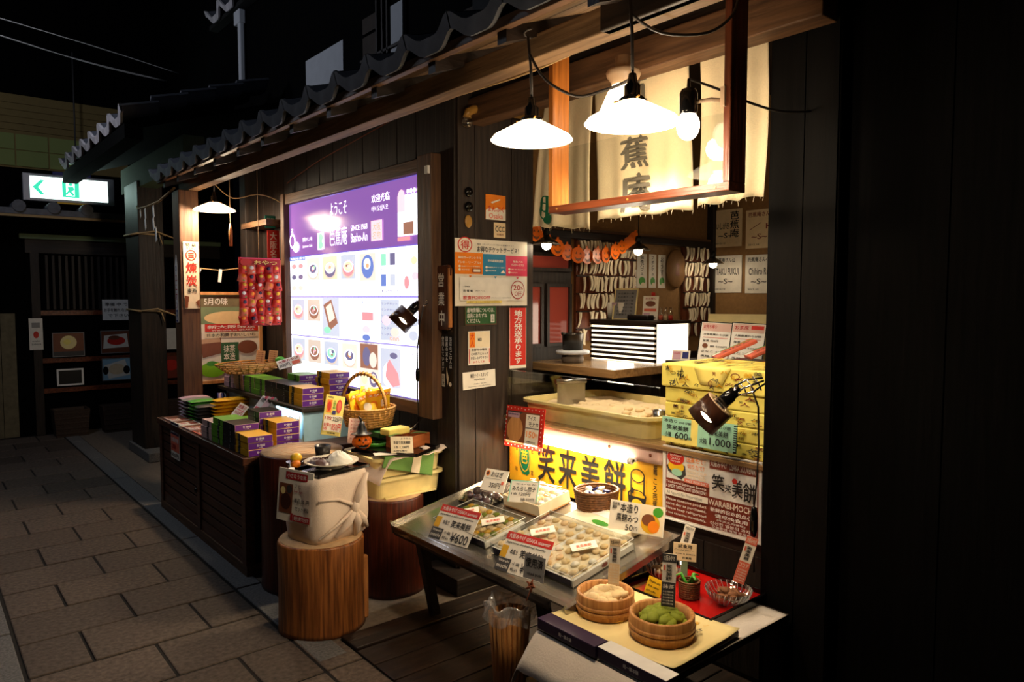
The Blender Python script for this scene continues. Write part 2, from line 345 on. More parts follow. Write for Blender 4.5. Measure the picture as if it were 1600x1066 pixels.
# ---- inside of the shop
wk = st(B(2.655, 3.25, 0, 4.75, 3.35, 2.9).build('wall_back', 'tan_wall'))
B(2.655, 3.20, 1.862, 4.65, 3.25, 1.905).build('rail', 'dark_x', wk, bev=.004)
B(2.655, 3.215, 1.905, 4.65, 3.25, 1.925).build('rail_ledge', 'brown_x', wk)
B(2.655, 3.232, 0, 4.65, 3.25, 1.10).build('wainscot', 'dark_x', wk)
wr = st(B(4.65, -.8, 0, 4.75, 3.25, 2.9).build('wall_right', 'tan_wall'))
B(4.615, 3.19, 0, 4.65, 3.25, 2.9).build('corner_batten', 'dark_z', wr)
st(B(2.46, -.8, -.05, 4.75, 3.3, 0).build('floor_shop', 'deck')); st(B(2.3, -.8, 2.9, 4.75, 3.35, 3.0).build('ceiling', 'ceiling_dark'))
st(B(2.66, -.9, 0, 4.75, -.8, 2.9).build('wall_rear', 'tan_wall'))
# sliding doors with red panes at the back left of the shop
d1 = st(B(2.66, 3.225, .1, 3.17, 3.252, 1.862).build('door_1', 'dark_z'))
for x0, x1, z0, z1 in ((2.69, 2.905, 1.22, 1.56), (2.972, 3.14, 1.22, 1.56), (2.69, 3.14, 1.675, 1.745)):
    B(x0, 3.219, z0, x1, 3.226, z1).build('red_pane', 'red_window', d1)
    fr = MB()
    for q in ((x0 - .02, z0 - .02, x0, z1 + .02), (x1, z0 - .02, x1 + .02, z1 + .02), (x0, z1, x1, z1 + .02), (x0, z0 - .02, x1, z0)): fr.box(q[0], 3.205, q[1], q[2], 3.226, q[3])
    fr.build('pane_frame', 'dark_z', d1)
# ---- near post and the black wall beside the camera
np_ = st(B(2.35, 1.15, 0, 2.56, 1.40, 3.0).build('post_near', 'blackened', bev=.006))
B(2.342, 1.27, .05, 2.351, 1.395, 2.9).build('facing_board', 'blackened', np_); B(2.342, 1.155, .05, 2.351, 1.266, 2.9).build('facing_board', 'blackened', np_)
wn = st(B(2.42, -1.5, 0, 2.66, 1.15, 3.2).build('wall_near', 'charred'))
for k in range(8): B(2.41, -1.4 + .32 * k, 0, 2.421, -1.085 + .32 * k, 2.9).build('board', 'charred', wn)
# ---- beam over the opening and wall above
hb = st(B(2.215, 1.15, 2.375, 2.315, 3.02, 2.50).build('beam_opening', 'brown_y', bev=.005))
B(2.24, 1.15, 2.502, 2.30, 3.0, 2.62).build('upper_rail', 'dark_y', hb)
st(B(2.26, -.5, 2.62, 2.36, 3.02, 3.1).build('wall_over_opening', 'black_wall'))
# ---- eave: beam, rafters, sheathing boards, fascia, tiles
ex, ez, sl = 1.46, 2.335, .36
ev = st(B(1.57, .4, 2.262, 1.645, 5.72, 2.338).build('beam_eave', 'eave_wood', bev=.004))
for y in [5.62, 5.28, 4.9, 4.51, 4.11, 3.75, 3.38, 2.98, 2.58, 2.17, 1.78, 1.39, 1.0, .6]:
    mb = MB(); mb.prism([(ex - .015, ez - .052), (2.3, ez - .052 + sl * (2.3 - ex)), (2.3, ez - .004 + sl * (2.3 - ex)), (ex - .015, ez - .004)], -.022, .022)
    mb.v = [(v[0], y + v[2], v[1]) for v in mb.v]; mb.build('rafter', 'dark_x', ev)
for k in range(7):
    x0 = ex + .14 * k; z0 = ez + sl * (x0 - ex); mb = MB()
    mb.prism([(x0, z0), (x0 + .136, z0 + sl * .136), (x0 + .136, z0 + sl * .136 + .012), (x0, z0 + .012)], .4, 5.74); mb.v = [(v[0], v[2], v[1]) for v in mb.v]
    mb.build('sheathing_board', 'eave_wood', ev)
B(ex - .03, .4, ez - .012, ex, 5.76, ez + .022).build('fascia', 'brown_y', ev, bev=.003)
def pantile(name, pitch, length, amp, m, lip=True):
    """one wavy roof tile: y across (pitch), x up the slope (length)"""
    n = 12; th = .014; vs = []; fs = []
    def prof(t): return amp * (math.cos(2 * math.pi * t) * .75 + .25 * math.cos(4 * math.pi * t))
    for i in range(n + 1):
        t = i / n; y = (t - .5) * pitch * 1.04; z = prof(t)
        vs += [(0, y, z), (length, y, z), (0, y, z - th), (length, y, z - th)]
    for i in range(n):
        a = i * 4; b = a + 4
        fs += [(a, b, b + 1, a + 1), (a + 2, a + 3, b + 3, b + 2), (a, a + 2, b + 2, b), (a + 1, b + 1, b + 3, a + 3)]
    fs += [(0, 1, 3, 2), (n * 4, n * 4 + 2, n * 4 + 3, n * 4 + 1)]
    mb = MB(); mb.add(vs, fs, 0, False)
    if lip:
        vs = []; fs = []
        for i in range(n + 1):
            t = i / n; y = (t - .5) * pitch * 1.02; z = prof(t); vs += [(-.006, y, z + .004), (-.006, y, z - .05), (.012, y, z - .05), (.012, y, z + .004)]
        for i in range(n):
            a = i * 4; b = a + 4; fs += [(a, a + 1, b + 1, b), (a + 1, a + 2, b + 2, b + 1), (a + 3, a, b, b + 3), (a + 2, a + 3, b + 3, b + 2)]
        mb.add(vs, fs, 1 if isinstance(m, list) else 0, False)
    me = bpy.data.meshes.new(name); me.from_pydata(mb.v, [], mb.f)
    for q in (m if isinstance(m, list) else [m]): me.materials.append(MATS[q])
    me.polygons.foreach_set('material_index', mb.mi); me.update(); return me
def tiled(root, x, y0, z, ny, nx, pitch, length, slope, amp, m):
    me_e = pantile('eave_tile', pitch, length * 1.12, amp, m, True); me_r = pantile('roof_tile', pitch, length * 1.12, amp, m[0] if isinstance(m, list) else m, False)
    a = math.atan(slope)
    for j in range(nx):
        for i in range(ny):
            o = bpy.data.objects.new('roof_tile', me_e if j == 0 else me_r); COL.objects.link(o); o.parent = root
            o.location = (x + j * length * math.cos(a) - .02 * j, y0 + pitch * (i + .5), z + j * length * math.sin(a) + .02 * (j > 0)); o.rotation_euler = (0, -a + .06, 0)
roof = st(B(2.30, .4, 2.70, 2.42, 5.76, 2.78).build('roof_shop', 'tile'))
tiled(roof, ex - .06, .36, ez + .062, 20, 4, .272, .26, sl, .032, 'tile')
# dark plank under the near end of the eave, lamp cords run along it
st(B(1.56, .3, 2.262, 1.60, 1.475, 2.40).build('trim_1', 'dark_y', bev=.004))
# wooden post at the far end of the counter
pf = st(B(1.505, 5.50, 0, 1.640, 5.66, 2.262).build('post_far', 'brown_z', bev=.006))
# wall behind the far end of the counter (lattice and panels in the dark)
wf = st(B(2.02, 5.62, .0, 2.16, 5.74, 2.6).build('post_corner', 'dark_z', bev=.005))
st(B(2.0, 5.15, 2.02, 2.15, 5.66, 2.06).build('rail_corner', 'brown_y'))
# ---- neighbouring roof over the lane, with its post and beam
nr = st(B(1.30, 5.75, 2.70, 2.6, 8.4, 2.72).build('roof_neighbour', 'charred', rot=None))
nr.data.transform(T(1.3, 0, 2.7) @ Ry(-18) @ T(-1.3, 0, -2.7))
tiled(nr, 1.2, 5.70, 2.80, 7, 5, .372, .235, .33, .046, ['tile', 'tile_pale'])
B(1.22, 5.72, 2.62, 1.34, 8.36, 2.72).build('fascia', 'charred', nr)
p1 = st(B(1.645, 7.30, .07, 1.86, 7.80, 2.56).build('post_neighbour', 'dark_z', bev=.006)); B(1.62, 7.06, 0, 1.90, 7.84, .085).build('post_stone', 'granite', p1, bev=.006)
st(B(1.66, 5.9, 2.50, 1.82, 8.0, 2.74).build('beam_neighbour', 'fadedgreen', bev=.006))  # the exit sign's green light is put into the beam's colour
# ---- upper storey
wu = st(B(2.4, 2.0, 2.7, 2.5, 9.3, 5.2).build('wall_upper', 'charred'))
B(2.392, 4.70, 2.96, 2.401, 5.31, 3.285).build('lit_plaster_patch', 'plaster', wu)  # lit patch of the upper plaster wall, built as a pale panel
win = st(B(2.385, 3.86, 2.90, 2.40, 4.40, 3.5).build('window_1', 'charred'))
for y0, y1, z0, z1, m in ((4.20, 4.38, 2.93, 3.20, 'ceiling_dark'), (3.88, 4.02, 2.95, 3.04, 'plaster'), (3.88, 4.02, 3.06, 3.30, 'plaster'), (4.20, 4.38, 3.22, 3.32, 'ceiling_dark')):
    B(2.372, y0, z0, 2.384, y1, z1).build('pane', m, win)
for y in (4.04, 4.10, 4.17): B(2.36, y, 2.9, 2.386, y + .018, 3.5).build('mullion', 'dark_z', win)
B(2.36, 3.86, 3.042, 2.386, 4.4, 3.058).build('glazing_bar', 'dark_y', win)
ur = st(B(2.32, 6.05, 4.04, 2.5, 7.3, 4.08).build('roof_upper', 'black_wall')); tiled(ur, 2.27, 6.12, 4.12, 3, 2, .36, .25, .4, .06, ['tile', 'tile_pale'])
pipe = thing('downpipe', 'grey downpipe on the dark upper storey under the corner of the top roof', 'pipe', (2.36, 6.57, 3.33))
MB().box(-.022, -.03, 0, .022, .03, .62).build('pipe', 'plaster', pipe, bev=.01); MB().box(-.03, -.04, .58, .03, .10, .70).build('hopper', 'plaster', pipe, bev=.01)
# ---- facade closing the lane
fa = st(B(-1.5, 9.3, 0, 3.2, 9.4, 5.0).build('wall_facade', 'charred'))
B(.74, 9.28, 0, .87, 9.302, 1.325).build('stone_panel', 'stone_panel', fa); B(-.6, 9.28, 0, .735, 9.302, 1.325).build('stone_panel', 'stone_panel', fa)
B(.98, 9.25, 1.97, 3.0, 9.30, 2.12).build('lintel', 'dark_x', fa); B(.93, 9.22, 2.12, 3.0, 9.30, 2.17).build('lintel_cap', 'fadedgreen', fa)
B(1.02, 9.24, 0, 1.10, 9.30, 1.97).build('jamb', 'dark_z', fa)
for k in range(14): B(1.16 + .062 * k, 9.27, 1.36, 1.185 + .062 * k, 9.30, 1.95).build('lattice_bar', 'dark_z', fa)
for z in (1.30, .78, .45): B(1.10, 9.26, z, 2.9, 9.30, z + .05).build('rail', 'red_brown', fa)
B(-1.5, 8.85, 2.34, 1.95, 9.30, 2.40).build('awning', 'tile', fa); 
for k in range(10): MB().lathe([(.06, 0), (.06, .5)], 12, 0).build('awning_tile', 'tile', fa, (-1.2 + .3 * k, 9.32, 2.42), (90, 0, 0))
B(-1.5, 8.83, 2.31, 1.95, 8.87, 2.335).build('awning_gutter', 'twine', fa)
w2 = st(B(-.9, 9.27, 2.86, 2.0, 9.301, 3.62).build('window_2', 'blind'))
for i in range(8):
    for j in range(2): B(-.86 + .30 * i, 9.255, 2.88 + .17 * j, -.575 + .30 * i, 9.272, 3.04 + .17 * j).build('shoji_pane', 'shoji_glow', w2)
for k in range(5): B(-.9, 9.258, 3.25 + .07 * k, 2.0, 9.272, 3.313 + .07 * k).build('blind_slat', 'blind', w2)
# left side of the lane: unlit wall
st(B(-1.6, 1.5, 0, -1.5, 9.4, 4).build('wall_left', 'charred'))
# ================================================================== LEFT: SOUVENIR COUNTER
ct = thing('display_counter', 'dark brown wooden display counter with louvred doors beside the kerb', 'counter', (1.34, 4.56, 0))
def rel(mb, o): mb.v = [(v[0] - o.location.x, v[1] - o.location.y, v[2] - o.location.z) for v in mb.v]; return mb
rel(B(1.36, 3.83, .05, 2.12, 5.48, .60), ct).build('carcass', 'black', ct)
rel(B(1.335, 3.806, 0, 2.12, 5.51, .062), ct).build('plinth', 'brown_y', ct, bev=.004)
rel(B(1.325, 3.806, .605, 2.13, 5.52, .648), ct).build('top', 'counter_wood', ct, bev=.005)
for y in (3.81, 4.60, 5.44): rel(B(1.334, y, .06, 1.385, y + .06, .606), ct).build('stile', 'counter_wood', ct, bev=.003)
for y0, y1 in ((3.87, 4.60), (4.66, 5.44)):
    rel(B(1.342, y0, .555, 1.375, y1, .606), ct).build('door_rail', 'counter_wood', ct); rel(B(1.342, y0, .062, 1.375, y1, .13), ct).build('door_rail', 'counter_wood', ct)
    for k in range(7):
        mb = MB(); mb.prism([(1.346, .136 + .06 * k), (1.352, .136 + .06 * k), (1.366, .190 + .06 * k), (1.346, .184 + .06 * k)], y0, y1); mb.v = [(v[0], v[2], v[1]) for v in mb.v]
        rel(mb, ct).build('slat', 'counter_slat', ct)
rel(MB().ball((1.335, 4.66, .30), .016, 10, 6), ct).build('door_knob', 'blackgloss', ct)
card('price_notice', 'narrow purple and pink notice hung on the far end of the souvenir counter', 'notice', (1.330, 5.09, .545), 'W', .2, .245, 'paper',
     [('r', .03, .02, .97, .35, 'deep_purple'), ('r', .03, .35, .97, .80, 'salmon'), ('t', .1, .06, .9, .16, '和菓子', 'white'), ('t', .1, .2, .9, .3, 'おみやげ', 'white'), ('t', .1, .42, .9, .54, '大阪名物', 'white'), ('t', .1, .6, .6, .75, '1,000', 'crimson'), ('t', .1, .84, .9, .95, '500円', 'ink')])
# upper shelf
sh = thing('raised_shelf', 'raised shelf board of gift boxes below the light board', 'shelf', (1.93, 4.72, .648))
rel(B(1.735, 3.99, .826, 2.13, 5.47, .849), sh).build('board', 'dark_y', sh, bev=.003)
for y in (4.02, 5.42): rel(B(1.76, y, .648, 2.10, y + .025, .826), sh).build('support', 'lightblue' if y < 4.5 else 'dark_y', sh)
rel(B(1.78, 4.045, .648, 1.79, 5.42, .826), sh).build('back_panel', 'lightblue', sh)
rel(MB().cyl((1.752, 4.10, .812), (1.752, 4.55, .812), .008, n=10), sh).build('tube_light', 'cool_glow', sh)
light('shelf_light', 'AREA', (1.752, 4.3, .80), 1.6, (.75, .92, 1), size=.05, size_y=.5)
# ---- gift boxes
def gift(colour, label, lab='purple'):
    """flat gift box, long side along Y, sold stacked; its end facing the customer is purple with white letters"""
    L_, W_, H_ = .19, .135, .0365
    o = thing('gift_box', label, 'box')
    end = MB().box(0, 0, .0005, W_, L_, H_ - .0005, [0, 0, 1, 0, 0, 0]); end.build('carton', [colour, 'boxpink'], o, bev=.0015)
    B(-.0008, .055 if colour != 'boxyellow' else .118, .0005, .004, .085 if colour != 'boxyellow' else .150, H_ - .0003).build('band', 'boxblack' if colour != 'boxblack' else 'inkgrey' if False else 'boxblack', o)
    p = printed([('r', .015, .07, .985, .93, lab), ('t', .34, .28, .66, .62, '昭一菓本舗', 'white'), ('t', .42, .70, .58, .82, '大阪', 'white')], W_, H_, o, 'lettering'); p.location = (W_ / 2, 0, H_ / 2)
    q = printed([('t', .40, .2, .60, .42, '花', 'white'), ('t', .40, .56, .60, .78, '庵', 'white')], .03, H_, o, 'band_mark'); q.rotation_euler = (0, 0, math.radians(-90)); q.location = (-.0008, .07 if colour != 'boxyellow' else .134, H_ / 2)
    return o
protos = {}
def stack(colour, n, x, y, z, where, cname, word='gift box'):
    for k in range(n):
        pos = 'topmost' if k == n - 1 else 'lowest' if k == 0 else ['', 'second down', 'third down', 'fourth down'][n - 1 - k]
        lab = f'{cname} {word}, {pos} in the stack {where}'
        loc = (x + random.uniform(-.003, .003), y + random.uniform(-.003, .003), z + .0368 * k)
        if colour not in protos: protos[colour] = o = gift(colour, lab); o.location = loc; o['group'] = 'stacked gift boxes'
        else: o = dup(protos[colour], loc, None, lab, 'stacked gift boxes')
        o.rotation_euler = (0, 0, math.radians(random.uniform(-1.2, 1.2)))
Z1, Z2 = .6485, .8495
stack('boxyellow', 3, 1.355, 3.808, Z1, "at the counter's near front corner", 'yellow')
stack('boxblack', 4, 1.352, 4.0, Z1, "at the counter front beside yellow", 'black')
stack('boxgreen', 4, 1.352, 4.192, Z1, "at the counter front beside beige", 'green')
stack('boxpink', 3, 1.352, 4.385, Z1, "at the counter front beside green", 'beige')
stack('boxlilac', 2, 1.500, 4.40, Z1, "on the counter behind the beige", 'pale lilac')
stack('boxyellow', 4, 1.560, 3.93, Z1, "in the counter's second row", 'yellow')
stack('boxblack', 5, 1.540, 4.125, Z1, "in the counter's second row", 'black')
stack('boxgreen', 3, 1.540, 4.32, Z1, "in the counter's second row", 'green')
stack('boxyellow', 3, 1.765, 4.045, Z2, "at the raised shelf's near front corner", 'yellow')
stack('boxblack', 3, 1.765, 4.24, Z2, "on the raised shelf beside yellow", 'black')
stack('boxblack', 3, 1.765, 4.435, Z2, "on the raised shelf beside green", 'black')
stack('boxgreen', 3, 1.765, 4.63, Z2, "on the raised shelf beside black", 'green')
stack('boxgreen', 3, 1.765, 4.825, Z2, "on the raised shelf beside beige", 'green')
stack('boxpink', 3, 1.765, 5.02, Z2, "on the raised shelf beside green", 'beige')
stack('boxlilac', 3, 1.765, 5.22, Z2, "at the raised shelf's far end", 'pale lilac')
stack('boxyellow', 5, 1.965, 4.10, Z2, "at the raised shelf's back", 'yellow')
stack('boxgreen', 4, 1.910, 4.42, Z2, "at the raised shelf's back", 'green')
# ---- bagged sweets in stacks
def bag(colour, L_, W_, H_):
    mb = MB()
    def fn(s):
        def g(u, v):
            e = (1 - abs(2 * u - 1) ** 3) * (1 - abs(2 * v - 1) ** 4); return (u * L_, (v - .5) * W_, H_ * .5 + s * (H_ * .5) * (e ** .6))
        return g
    mb.grid(fn(1), 8, 6); mb.grid(fn(-1), 8, 6); return mb
bagp = {}
for colour, cn, x, y, L_, W_, n in [('boxlilac', 'pale pink', 1.46, 5.43, .20, .10, 6), ('grey', 'grey', 1.45, 5.325, .20, .10, 6), ('leaf', 'green', 1.46, 5.215, .18, .10, 6), ('darkgrey', 'dark grey', 1.47, 5.105, .18, .10, 5), ('boxyellow', 'yellow', 1.55, 5.0, .26, .11, 7)]:
    for k in range(n):
        pos = 'topmost' if k == n - 1 else 'lowest' if k == 0 else ['', '', 'second down', 'third down', 'fourth down', 'fifth down', 'sixth down', 'seventh down'][n - k]
        lab = f"{cn} bag of sweets, {pos} in its stack at the counter's far end"
        if colour not in bagp: o = bag(colour, L_, W_, .024).build('sweets_bag', colour); bagp[colour] = o
        else: o = bagp[colour].copy(); COL.objects.link(o)
        o.location = (x + random.uniform(-.006, .006), y + random.uniform(-.004, .004), Z1 + .0235 * k); tag(o, lab, 'bag', 'bagged sweets in stacks')
for k in range(4):
    o = B(0, 0, 0, .13, .19, .008).build('flat_packet', ['salmon', 'boxpink', 'paper', 'boxpink'][k], bev=.002); o.location = (1.345 + .03 * (k % 2) * 0, 4.58 + .215 * k, Z1)
    q = printed([('r', .06, .08, .46, .92, 'chocolate'), ('r', .54, .08, .94, .46, 'brownprint'), ('r', .54, .54, .94, .92, 'paper'), ('t', .56, .58, .92, .88, '菓子', 'crimson')], .19, .13, o)
    q.matrix_basis = T(.065, .095, .008) @ Rz(-90) @ Rx(-90)
    tag(o, 'flat printed sweets packet on the counter edge, ' + ['nearest the beige boxes', 'second from the beige boxes', 'second from the far end', 'at the far end'][k], 'packet', 'flat packets')
o = thing('tube_bundle', 'bundle of small striped tubes standing behind the bagged sweets', 'sweets', (1.72, 5.38, Z1))
for k in range(8):
    MB().cyl((.02 * (k % 4), .035 * (k // 4), 0), (.02 * (k % 4), .035 * (k // 4), .15), .009, n=8).build('tube', ['boxlilac', 'navy', 'paper'][k % 3], o)
# ---- price cards and cellophane packs leaning between the tiers
card('price_card', 'white price card with red figures leaning beside the yellow bags', 'card', (1.66, 4.82, .735), -35, .07, .13, 'paper', [('t', .1, .08, .9, .3, '焼菓子', 'crimson'), ('r', .08, .36, .92, .40, 'pink'), ('t', .1, .45, .9, .65, '350円', 'crimson'), ('t', .1, .72, .9, .9, '大阪', 'ink')], 35, 30)
for k in range(3):
    o = B(-.045, 0, 0, .045, .012, .15).build('cellophane_pack', ['silver_wrap', 'boxlilac', 'grey'][k], bev=.004); o.matrix_basis = T(1.655 + .012 * k, 4.53 - .07 * k, .745) @ Rz(-50) @ Rx(-38) @ Ry(20)
    printed([('r', .1, .55, .9, .9, ['pink', 'paper', 'darkgrey'][k]), ('t', .15, .1, .85, .3, '限定', 'darkgrey'), ('e', .5, .05, .22, .09, 'pink')], .09, .15, o).location = (0, 0, .075)
    tag(o, ['silver', 'pale lilac', 'grey'][k] + ' foil pack leaning in front of the raised shelf', 'packet', 'foil packs')
card('backlit_notice', 'white notice with a bowl picture lit below the raised shelf', 'notice', (1.740, 4.16, .742), 'W', .26, .115, 'white', [('e', .22, .5, .10, .32, 'chocolate'), ('e', .22, .42, .07, .14, 'paper'), ('t', .4, .12, .95, .42, '手作りの味', 'ink'), ('t', .4, .55, .95, .85, '大阪名物', 'ink')], 4)
# ---- woven tray with loose goods
wt = thing('woven_tray', 'oval woven tray with biscuits and cards above the gift boxes', 'tray', (1.86, 5.16, .962), 20)
def basket(root, rx, ry, h, rows, nst, flare, m, rr=.006, base=True):
    for k in range(rows):
        t = k / max(rows - 1, 1); mb = MB(); pts = []
        for i in range(49):
            a = 2 * math.pi * i / 48; w = 1 + .018 * (1 if (i + k) % 2 else -1); s_ = flare + (1 - flare) * t
            pts.append((rx * s_ * w * math.cos(a), ry * s_ * w * math.sin(a), h * t + .006))
        mb.tube(pts, rr, 6).build('weave_row', m, root)
    mb = MB()
    for i in range(nst):
        a = 2 * math.pi * i / nst; mb.tube([(rx * flare * math.cos(a), ry * flare * math.sin(a), 0), (rx * math.cos(a), ry * math.sin(a), h)], rr * .7, 5)
    mb.build('stakes', m, root)
    if base: MB().lathe([(.0, .0), (rx * flare, .0), (rx * flare, .008), (0, .008)], 28).build('base', m, root).scale = (1, ry / rx, 1)
basket(wt, .25, .17, .06, 5, 24, .66, 'wicker')
for i in range(16):
    o = MB().ball((0, 0, 0), .024, 10, 6, 0, (1, 1, .35)).build('biscuit', 'pine'); o.matrix_basis = T(1.74 + .062 * (i % 5) + .01 * (i // 5), 5.03 + .06 * (i // 5), .995 + .004 * (i // 5)) @ Rx(random.uniform(-20, 20))
    tag(o, 'round golden biscuit lying in the oval woven tray', 'biscuit', 'biscuits in the woven tray')
for k, (c, y, x) in enumerate((('paper_warm', 5.13, 1.97), ('paper_warm', 5.10, 2.05))):
    card('lettered_tag', ['tan lettered tag standing in the woven tray, left one', 'tan lettered tag standing in the woven tray, right one'][k], 'tag', (x - .04, y, 1.07), -20, .06, .09, 'pine', [('t', .12, .1 + .17 * q, .88, .2 + .17 * q, '手作り菓子', 'brownprint') for q in range(5)], 12, 8)
o = MB().ball((0, 0, 0), .03, 12, 8, 0, (1.2, 1, .8), .2).build('candy_bundle', 'leaf'); o.location = (2.03, 5.02, 1.05); tag(o, 'bright green candy bundle at the right end of the woven tray', 'candy')
card('price_card', 'long white price card with red print leaning at the woven tray', 'card', (2.03, 4.86, 1.045), -30, .16, .08, 'paper', [('t', .06, .1, .94, .4, '大阪みやげ', 'crimson'), ('t', .06, .5, .5, .9, '500円', 'ink'), ('r', .6, .5, .94, .9, 'salmon')], 45, -22)
# ---- framed poster behind the counter
fp = card('framed_poster', 'pine framed poster of sweets standing behind the counter', 'poster', (1.85, 5.56, 1.195), 'S', .47, .64, 'paper',
     [('r', 0, 0, 1, .34, 'fadedgreen'), ('e', .55, .27, .42, .08, 'mochi'), ('r', .08, .02, .9, .14, 'stone_panel'), ('t', .14, .03, .5, .12, '5月の味', 'white'), ('r', .14, .34, .98, .43, 'red'), ('t', .18, .355, .94, .395, '新大阪限定', 'white'), ('t', .24, .405, .92, .425, 'Welcome to OSAKA', 'white'),
      ('r', .14, .44, .98, .50, 'paper_warm'), ('t', .17, .45, .94, .49, '日本の和菓子おいしいね', 'ink'), ('p', [(.04, .53), (.38, .50), (.40, .68), (.10, .73)], 'chocolate'), ('p', [(.02, .52), (.36, .50), (.38, .55), (.05, .57)], 'sesame_paste'), ('r', .38, .56, .66, .80, 'green'),
      ('t', .42, .59, .60, .77, '抹茶\n本造', 'paper'), ('e', .25, .87, .20, .09, 'skin_fruit'), ('e', .23, .80, .08, .03, 'leaf'), ('e', .8, .62, .16, .08, 'chocolate'), ('e', .78, .88, .18, .07, 'kinako')], 0, 0, .01, rim=(.022, 'pine', .012))
# ---- red snack sheet hanging from the eave
sn = thing('snack_sheet', 'hanging red sheet of small snack packets beside the light board', 'snacks', (1.885, 5.0, 1.30), 0)
B(-.14, .0, 0, .15, .006, .47).build('backing_card', 'crimson', sn)
B(.15, .0, .02, .156, .16, .46).build('side_card', 'salmon', sn)
printed([('e', .16, .07, .14, .06, 'red'), ('r', .02, .0, .98, .02, 'pink'), ('t', .35, .04, .9, .10, 'おやつ', 'paleyellow')], .29, .47, sn, 'header_print').location = (.005, -.012, .235)
pk = None
for r in range(7):
    for c in range(5):
        if pk is None:
            mb = MB()
            def g(u, v): e = max(0, (1 - abs(2 * u - 1) ** 3) * (1 - abs(2 * v - 1) ** 3)); return ((u - .5) * .062, -.002 - .018 * e ** .6, (v - .5) * .066)
            mb.grid(g, 6, 6); pk = mb
        o = pk.build('snack_packet', ['red', 'crimson', 'red', 'salmon'][(r * 3 + c) % 4], sn); o.location = (-.115 + .058 * c + random.uniform(-.006, .006), -.006 - .012 * math.sin(c + r), .04 + .058 * r); o.rotation_euler = (random.uniform(-.2, .25), random.uniform(-.35, .35), random.uniform(-.3, .3))
        MB().ball((0, -.016, .010), .017, 8, 5, 0, (1, .35, .9)).build('packet_mark', ['orange', 'boxyellow', 'deep_purple', 'paper', 'gold'][(r + 2 * c) % 5], o); MB().ball((.006, -.015, -.016), .010, 8, 5, 0, (1.3, .35, .7)).build('packet_mark', ['black', 'paper', 'leaf', 'deep_purple'][(2 * r + c) % 4], o)
MB().tube([(0, .003, .46), (0, .003, .8), (0, .003, 1.19)], .002, 5).build('string', 'twine', sn)
# ---- enamel signs on the far post
card('enamel_sign', 'tall rusty enamel sign with red charcoal lettering on the far post', 'sign', (1.578, 5.492, 1.655), 'S', .105, .48, 'paper_warm',
     [('t', .15, .02, .85, .075, '特 級', 'ink'), ('t', .2, .085, .8, .115, 'マルサン', 'red'), ('o', .5, .20, .36, .08, 'red', .2), ('r', .32, .165, .68, .18, 'red'), ('r', .32, .193, .68, .208, 'red'), ('r', .32, .221, .68, .236, 'red'), ('t', .16, .31, .84, .46, '煉', 'red'), ('t', .16, .50, .84, .66, '炭', 'red'), ('t', .2, .70, .8, .76, '東西', 'ink'), ('p', [(.02, .8), (.3, .82), (.2, .99), (.02, .99)], 'rust'), ('p', [(.7, .9), (.98, .86), (.98, .99)], 'rust')], 0, 0, .004)
ps = MB(); ps.prism([(-.03, -.24), (.03, -.24), (.03, .17), (0, .25), (-.03, .17)], 0, .004); ps.v = [(v[0], v[2], v[1]) for v in ps.v]
o = ps.build('pencil_sign', 'white'); o.matrix_basis = frame_mat((1.498, 5.58, 1.555), 'W')
printed([('p', [(.1, .97), (.9, .97), (.9, .80), (.1, .80)], 'navy'), ('t', .2, .30, .8, .78, 'ユニオン', 'crimson', 'v'), ('o', .5, .2, .28, .035, 'navy', .3), ('t', .25, .82, .75, .95, '鉛筆', 'white', 'v')], .06, .5, o)
tag(o, 'pencil shaped blue and white sign on the street side of the far post', 'sign')
# ---- light board with the menu
bd = thing('menu_light_board', 'large lit purple and white menu board in a wooden frame on the dark wall', 'light box', (2.12, 4.15, .93))
YS = [5.018, 4.984, 4.757, 4.51, 4.248, 4.002, 3.756, 3.505, 3.285]
def bw(y0, y1, z0, z1, d0=0., d1=.02): return rel(B(2.12 - d1, y0, z0, 2.12 - d0, y1, z1), bd)
bw(3.28, 5.02, .935, 2.155, -.025, .0).build('case', 'b_line', bd)
def bpanel(y1, y0, z0, z1, m, els, name='menu_panel'):
    o = B(-(y1 - y0) / 2 + .0035, 0, -(z1 - z0) / 2 + .0035, (y1 - y0) / 2 - .0035, .003, (z1 - z0) / 2 - .0035).build(name, m, bd)
    o.matrix_basis = T(-.004, -(4.15 - (y0 + y1) / 2), (z0 + z1) / 2 - .93) @ Rz(-90)
    if els: printed(els, (y1 - y0), (z1 - z0), o)
def bx_(y): return (5.018 - y) / (5.018 - 3.285)
